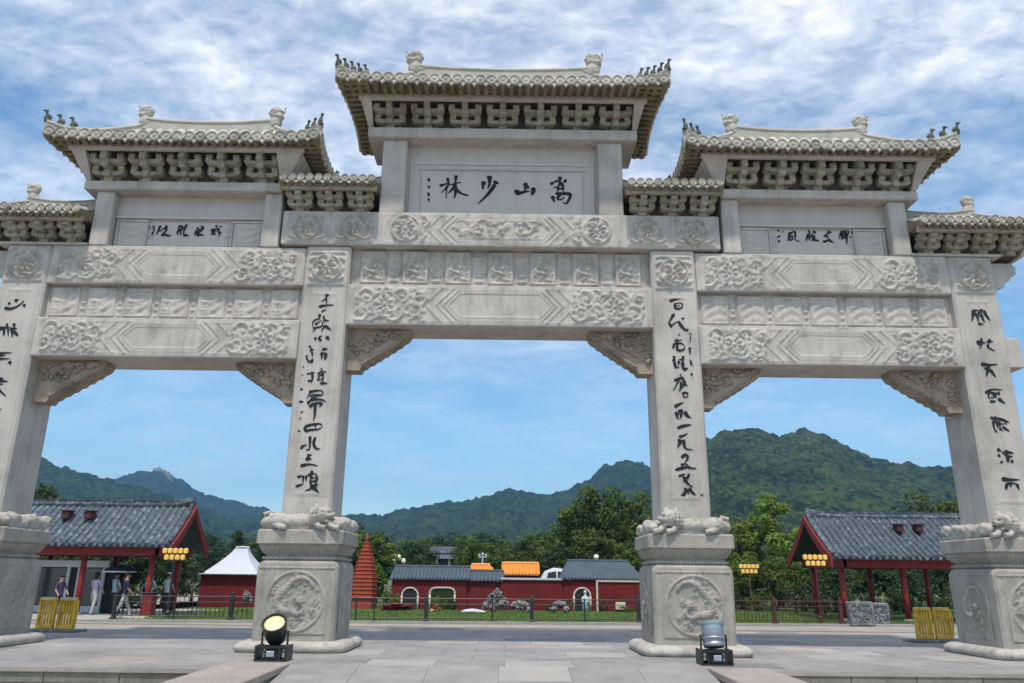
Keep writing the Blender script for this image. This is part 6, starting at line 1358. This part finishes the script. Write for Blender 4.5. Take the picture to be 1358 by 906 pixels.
# ================================================================== people
skin = mat('skin', (0.42, 0.24, 0.16), .6, .05, 5, 0); hairm = mat('black_hair', (.015, .013, .012), .6, .1, 9, 0)
shoe = mat('dark_shoes', (.05, .05, .05), .6, .1, 5, 0)
def cloth(name, c): return MATS.get(name) or mat(name, c, .85, .12, 6, .2, 60)
def person(x, y, rz, top, bot, label, h=1.42, arm=(0.1, 0.1), step=0.12, shorts=False, cap=None, hair_long=False):
    t = thing('person', (x, y, 0), label, 'person'); s = h/1.72
    J = {}; E = []; 
    pts = [('pel', (0, 0, .92), .135), ('waist', (0, 0, 1.06), .125), ('chest', (0, .01, 1.25), .145), ('neckb', (0, .01, 1.42), .085), ('neck', (0, -.01, 1.50), .052), ('head1', (0, -.02, 1.58), .085), ('head2', (0, -.015, 1.65), .09)]
    ed = [('pel', 'waist'), ('waist', 'chest'), ('chest', 'neckb'), ('neckb', 'neck'), ('neck', 'head1'), ('head1', 'head2')]
    for sx, nm in ((-1, 'L'), (1, 'R')):
        a = arm[0] if sx < 0 else arm[1]; st = step*sx
        pts += [('sh'+nm, (sx*.17, .01, 1.38), .062), ('el'+nm, (sx*.235, -.05-a*.3, 1.10), .043), ('wr'+nm, (sx*.22, -.10-a*1.1, .90+a*.9), .030), ('pa'+nm, (sx*.215, -.13-a*1.3, .84+a*.95), .034)]
        ed += [('neckb', 'sh'+nm), ('sh'+nm, 'el'+nm), ('el'+nm, 'wr'+nm), ('wr'+nm, 'pa'+nm)]
        for f in range(5):
            dx = (f-2)*.016 if f < 4 else -.05*sx
            pts += [('f%d%s' % (f, nm), (sx*.212+dx, -.15-a*1.35-(0.0 if f < 4 else .0), .765+a*1.0+(.045 if f == 4 else .004*abs(f-1.5))), .0085)]; ed += [('pa'+nm, 'f%d%s' % (f, nm))]
        pts += [('hp'+nm, (sx*.09, 0, .86), .098), ('kn'+nm, (sx*.095, -.02-st*.8, .49), .062), ('an'+nm, (sx*.095, .02-st*1.6, .09), .042), ('to'+nm, (sx*.105, -.15-st*1.6, .035), .034)]
        ed += [('pel', 'hp'+nm), ('hp'+nm, 'kn'+nm), ('kn'+nm, 'an'+nm), ('an'+nm, 'to'+nm)]
    ix = {p[0]: i for i, p in enumerate(pts)}
    me = bpy.data.meshes.new('body_src'); me.from_pydata([tuple(c*s for c in p[1]) for p in pts], [(ix[a], ix[c]) for a, c in ed], [])
    o = bpy.data.objects.new('body_src', me); COL.objects.link(o)
    o.modifiers.new('skin', 'SKIN'); sv = me.skin_vertices[0].data
    for i, p in enumerate(pts): sv[i].radius = (p[2]*s, p[2]*s*(.72 if p[0] in ('chest', 'waist', 'pel') else 1)); sv[i].use_root = (i == 0)
    sb = o.modifiers.new('sub', 'SUBSURF'); sb.levels = 1; sb.render_levels = 1
    dg = bpy.context.evaluated_depsgraph_get(); m2 = bpy.data.meshes.new_from_object(o.evaluated_get(dg)); bpy.data.objects.remove(o); m2.name = 'body'
    m2.materials.clear()
    for m in (skin, top, bot, shoe): m2.materials.append(m)
    for p in m2.polygons:
        c = p.center/s; p.use_smooth = True; z = c.z
        if z < .075: k = 3
        elif z < (0.5 if shorts else .07) and z >= .075: k = 0
        elif z < .93 and abs(c.x) < .19: k = 2
        elif z > 1.455: k = 0
        elif abs(c.x) > .19 and z < 1.16: k = 0
        else: k = 1
        p.material_index = k
    ob = link('body', m2, t); 
    b = B(); hs = s
    b.ball((0, .012*s, 1.675*s), (.098*s, .112*s, .095*s), 14, 9, 0, .06)
    if hair_long: b.ball((0, .06*s, 1.56*s), (.09*s, .05*s, .13*s), 12, 8)
    link('hair', b.mesh('hair', hairm, smooth=True), t)
    b = B(); b.ball((0, -.108*s, 1.60*s), (.014*s, .022*s, .022*s), 8, 6)
    for sx in (-1, 1): b.ball((sx*.094*s, 0, 1.60*s), (.012*s, .02*s, .032*s), 8, 6)
    link('nose_and_ears', b.mesh('nose_and_ears', skin, smooth=True), t)
    b = B()
    for sx in (-1, 1): b.ball((sx*.033*s, -.098*s, 1.625*s), (.013*s, .006*s, .007*s), 8, 5)
    b.ball((0, -.100*s, 1.565*s), (.024*s, .006*s, .005*s), 8, 5); link('eyes_and_mouth', b.mesh('eyes_and_mouth', hairm, smooth=True), t)
    if cap:
        b = B(); b.ball((0, 0, 1.70*s), (.108*s, .118*s, .075*s), 14, 7); b.prism([(-.08*s, 1.69*s), (.08*s, 1.69*s), (.08*s, 1.70*s), (-.08*s, 1.70*s)], -.20*s, -.08*s); link('cap', b.mesh('cap', cap, smooth=True), t)
    t.rotation_euler = (0, 0, rz)
    return t
lav = cloth('lavender_cotton', (.50, .42, .58)); lblue = cloth('light_blue_cotton', (.42, .55, .66)); navy = cloth('navy_cotton', (.02, .03, .06)); gry = cloth('light_grey_cotton', (.45, .45, .44)); blk = cloth('black_cotton', (.02, .02, .022)); wht = cloth('white_cotton', (.68, .70, .72)); purp = cloth('dark_purple_cotton', (.07, .05, .11))
person(-14.45, 28.7, R(170), lav, gry, 'person in a lavender top and grey trousers in front of the glass booth', hair_long=True)
person(-14.05, 29.3, R(150), lblue, navy, 'person in a light blue shirt and dark trousers next to the lavender top', 1.45)
pu = person(-13.75, 29.35, R(200), navy, navy, 'person dressed all in navy holding a dark umbrella', 1.38, (.34, .05))
person(-13.35, 30.2, R(20), blk, wht, 'person in a black top and white shorts just behind the umbrella', 1.38, shorts=True)
person(-12.38, 26.55, R(120), navy, gry, 'person in a navy top and light grey trousers standing nearest, by the low platform', 1.44, step=.2)
person(-12.95, 29.6, R(180), lblue, blk, 'person in a pale blue shirt beside the red counter under the pavilion', 1.42, (.3, .3))
person(-12.55, 30.2, R(160), wht, navy, 'person in a white shirt and white cap behind the dark railing', 1.44, cap=wht)
person(-14.75, 27.0, R(60), purp, navy, 'person in dark purple at the far left beside the yellow barrier', 1.34)
t = thing('umbrella', (-13.85, 29.0, 0.95), 'dark umbrella with a pale rim held above the visitors at the left', 'umbrella')
b = B(); rings = []
for i in range(6):
    a = PI/2*(1-i/5); rings.append([(-13.85+.55*math.cos(a)*math.cos(q)*(1 if k_ % 2 == 0 else .94), 29.0+.55*math.cos(a)*math.sin(q)*(1 if k_ % 2 == 0 else .94), 1.47+.20*math.sin(a)) for k_, q in enumerate(2*PI*j/16 for j in range(16))])
b.loft(rings, False, False); obj('canopy', b, navy, t, smooth=True)
b = B(); b.tube([(-13.85+.55*math.cos(2*PI*j/24), 29.0+.55*math.sin(2*PI*j/24), 1.475) for j in range(25)], .022, 5); obj('rim', b, wht, t)
b = B(); b.tube([(-13.85, 29.0, .95), (-13.85, 29.0, 1.70)], .012, 6); obj('shaft', b, black, t)
t = thing('red_counter', (-12.1, 28.2, 0), 'red-brown counter box between the people and the front red column', 'counter')
b = B(); b.box(-12.25, -11.9, 27.5, 27.9, .1, .78, .02); obj('cabinet', b, red, t); b = B(); b.box(-12.3, -11.85, 27.45, 27.95, .78, .82, .01); obj('counter_top', b, black, t)
b = B(); b.box(-12.3, -11.6, 26.45, 26.8, 0, .10, .02); o = obj('low_platform', b, cream, None, at=(-12, 26.6, 0)); tag(o, 'low pale platform at the foot of the red column', 'platform')

# ================================================================== planting
TL = [
 # kind, x, y, h, w, label, group
 ('conifer', -14.9, 44.5, 3.9, 2.0, 'pointed dark conifer between the left pavilion roof and the white roof', None),
 ('round_dark', -13.1, 46, 3.3, 3.4, 'dark round tree directly behind the white roof', None),
 ('round_mid', -11.6, 47, 4.8, 3.6, 'green tree at the right side of the white roof', None),
 ('round_mid', -8.3, 44, 3.9, 3.6, 'green tree rising behind the brick pagoda', None),
 ('oval_mid', -6.9, 43, 3.5, 2.4, 'bright green tree just right of the brick pagoda', None),
 ('round_dark', -5.6, 52, 3.2, 3.0, 'dark tree left of the temple hall', None),
 ('oval_mid', -6.2, 38.8, 1.9, 1.2, 'small tree between the brick pagoda and the long building', None),
 ('round_mid', -2.7, 62, 4.6, 3.3, 'round tree between the temple hall and the orange gate', None),
 ('round_mid', -0.6, 66, 4.3, 4.0, 'dark tree above the orange gate', None),
 ('round_mid', 1.0, 68, 3.7, 3.6, 'tree above the orange hall', None),
 ('round_dark', 2.5, 64, 4.6, 4.4, 'dark tree left of the large tree group', None),
 ('round_mid', 2.6, 61, 4.7, 3.8, 'small tree at the left edge of the large tree group', None),
 ('round_mid', 4.9, 62, 6.9, 5.2, 'left tree of the large group beside the right pillar', None),
 ('round_mid', 7.4, 60, 8.4, 5.8, 'tallest tree of the large group beside the right pillar', None),
 ('round_mid', 9.9, 61, 7.8, 5.2, 'dark tree of the large group, half behind the right pillar', None),
 ('round_mid', 5.8, 55, 4.2, 4.7, 'low dark tree over the large blue-grey roof', None),
 ('round_dark', 3.6, 56, 3.5, 3.8, 'low dark tree left of the large blue-grey roof', None),
 ('round_mid', 8.6, 54, 3.8, 4.0, 'low tree right of the large blue-grey roof', None),
 ('oval_light', 14.9, 44, 6.3, 3.1, 'tall light green tree at the left edge of the right pavilion', None),
 ('oval_light', 13.2, 45, 4.9, 2.7, 'light green tree left of the tall light one', None),
 ('round_light', 11.9, 41, 2.7, 2.4, 'low light tree behind the farther gold lanterns', None),
 ('oval_light', 16.2, 43, 4.3, 2.4, 'light green tree behind the right pavilion ridge', None),
 ('round_dark', 22.0, 44, 5.0, 4.5, 'broad dark tree behind the right end of the right pavilion', None),
 ('round_mid', 24.8, 46, 6.4, 4.8, 'tree showing between the right pavilion and the outer right pillar', None),
 ('round_dark', 11.2, 50, 3.4, 3.6, 'dark tree right of the inner right pedestal', None),
 ('round_dark', -24.8, 42, 5.6, 4.0, 'dark tree beside the outer left pillar', None),
]
for kd, x, y, h, w, l, g in TL: tree(kd, x, y, h, w, l, 'tree', g)
rg = random.Random(77)
def row(n, f, kinds, label, group, hh, ww):
    for i in range(n):
        x, y = f(i, rg); tree(rg.choice(kinds), x, y, rg.uniform(*hh), rg.uniform(*ww), label, 'tree', group)
row(9, lambda i, r: (-23.0+i*1.02+r.uniform(-.3, .3), 35.0+r.uniform(-1, 1.6)), ['round_dark', 'round_mid'], 'dark shrub-like tree seen through and beside the left pavilion', 'trees behind the left pavilion', (2.3, 2.9), (2.2, 2.8))
row(13, lambda i, r: (13.0+i*1.15+r.uniform(-.3, .3), 39.0+r.uniform(-1, 1.6)), ['round_dark', 'round_mid', 'round_dark'], 'dark shrub-like tree seen through and beside the right pavilion', 'trees behind the right pavilion', (2.0, 2.7), (2.4, 3.0))
row(26, lambda i, r: (-34+i*2.9+r.uniform(-1, 1), 84+r.uniform(-8, 10)), ['round_dark', 'round_mid', 'round_mid', 'oval_mid'], 'tree in the belt at the foot of the hills', 'tree belt at the foot of the hills', (4.0, 5.8), (4.8, 6.4))
row(30, lambda i, r: (-62+i*4.4+r.uniform(-1, 1), 122+r.uniform(-8, 14)), ['round_dark', 'round_mid'], 'farther tree in the belt on the lower slope', 'farther trees on the lower slope', (6.0, 8.5), (6.5, 9))

for i in range(10): tree('bush_dark', 13.2+i*1.2+rg.uniform(-.2, .2), 36.2+rg.uniform(-.3, .6), rg.uniform(1.3, 1.8), rg.uniform(1.6, 2.1), 'rounded dark hedge bush behind the right pavilion', 'bush', 'hedge bushes behind the right pavilion')
for i in range(8): tree('bush_dark', -23.2+i*1.2+rg.uniform(-.2, .2), 33.6+rg.uniform(-.3, .6), rg.uniform(1.2, 1.6), rg.uniform(1.6, 2.0), 'rounded dark hedge bush behind the left pavilion', 'bush', 'hedge bushes behind the left pavilion')
for i in range(16): tree('bush_dark', -16.5+i*2.25+rg.uniform(-.4, .4), 43+rg.uniform(-1, 1.5), rg.uniform(1.7, 2.4), rg.uniform(2.3, 3.0), 'rounded bush in the hedge behind the red walls', 'bush', 'hedge behind the red walls')
for i, x in enumerate((7.6, 8.6, 9.7, 10.6, 11.9)): tree('bush_dark' if i % 2 else 'bush', x, 38.5+.6*(i % 2), (1.5, 1.2, 1.6, 1.3, 1.2)[i], 1.6, 'rounded bush on the lawn right of the inner right pedestal', 'bush', 'bushes right of the inner right pedestal')

# ================================================================== haze
b = B(); b.box(-2600, 2600, -300, 2300, -1.3, 260)
hz = link('haze', b.mesh('haze', bpy.data.materials.new('haze_air'))); hz['kind'] = 'stuff'
hm = bpy.data.materials['haze_air']; hm.use_nodes = True; t = hm.node_tree; t.nodes.clear()
o = N(t, 'ShaderNodeOutputMaterial'); pv = N(t, 'ShaderNodeVolumePrincipled'); t.links.new(pv.outputs[0], o.inputs['Volume'])
pv.inputs['Color'].default_value = (0.17, 0.36, 0.66, 1); pv.inputs['Density'].default_value = 0.00038; pv.inputs['Anisotropy'].default_value = 0.0
tag(hz, 'thin blue haze over the valley and the far hills', 'haze')
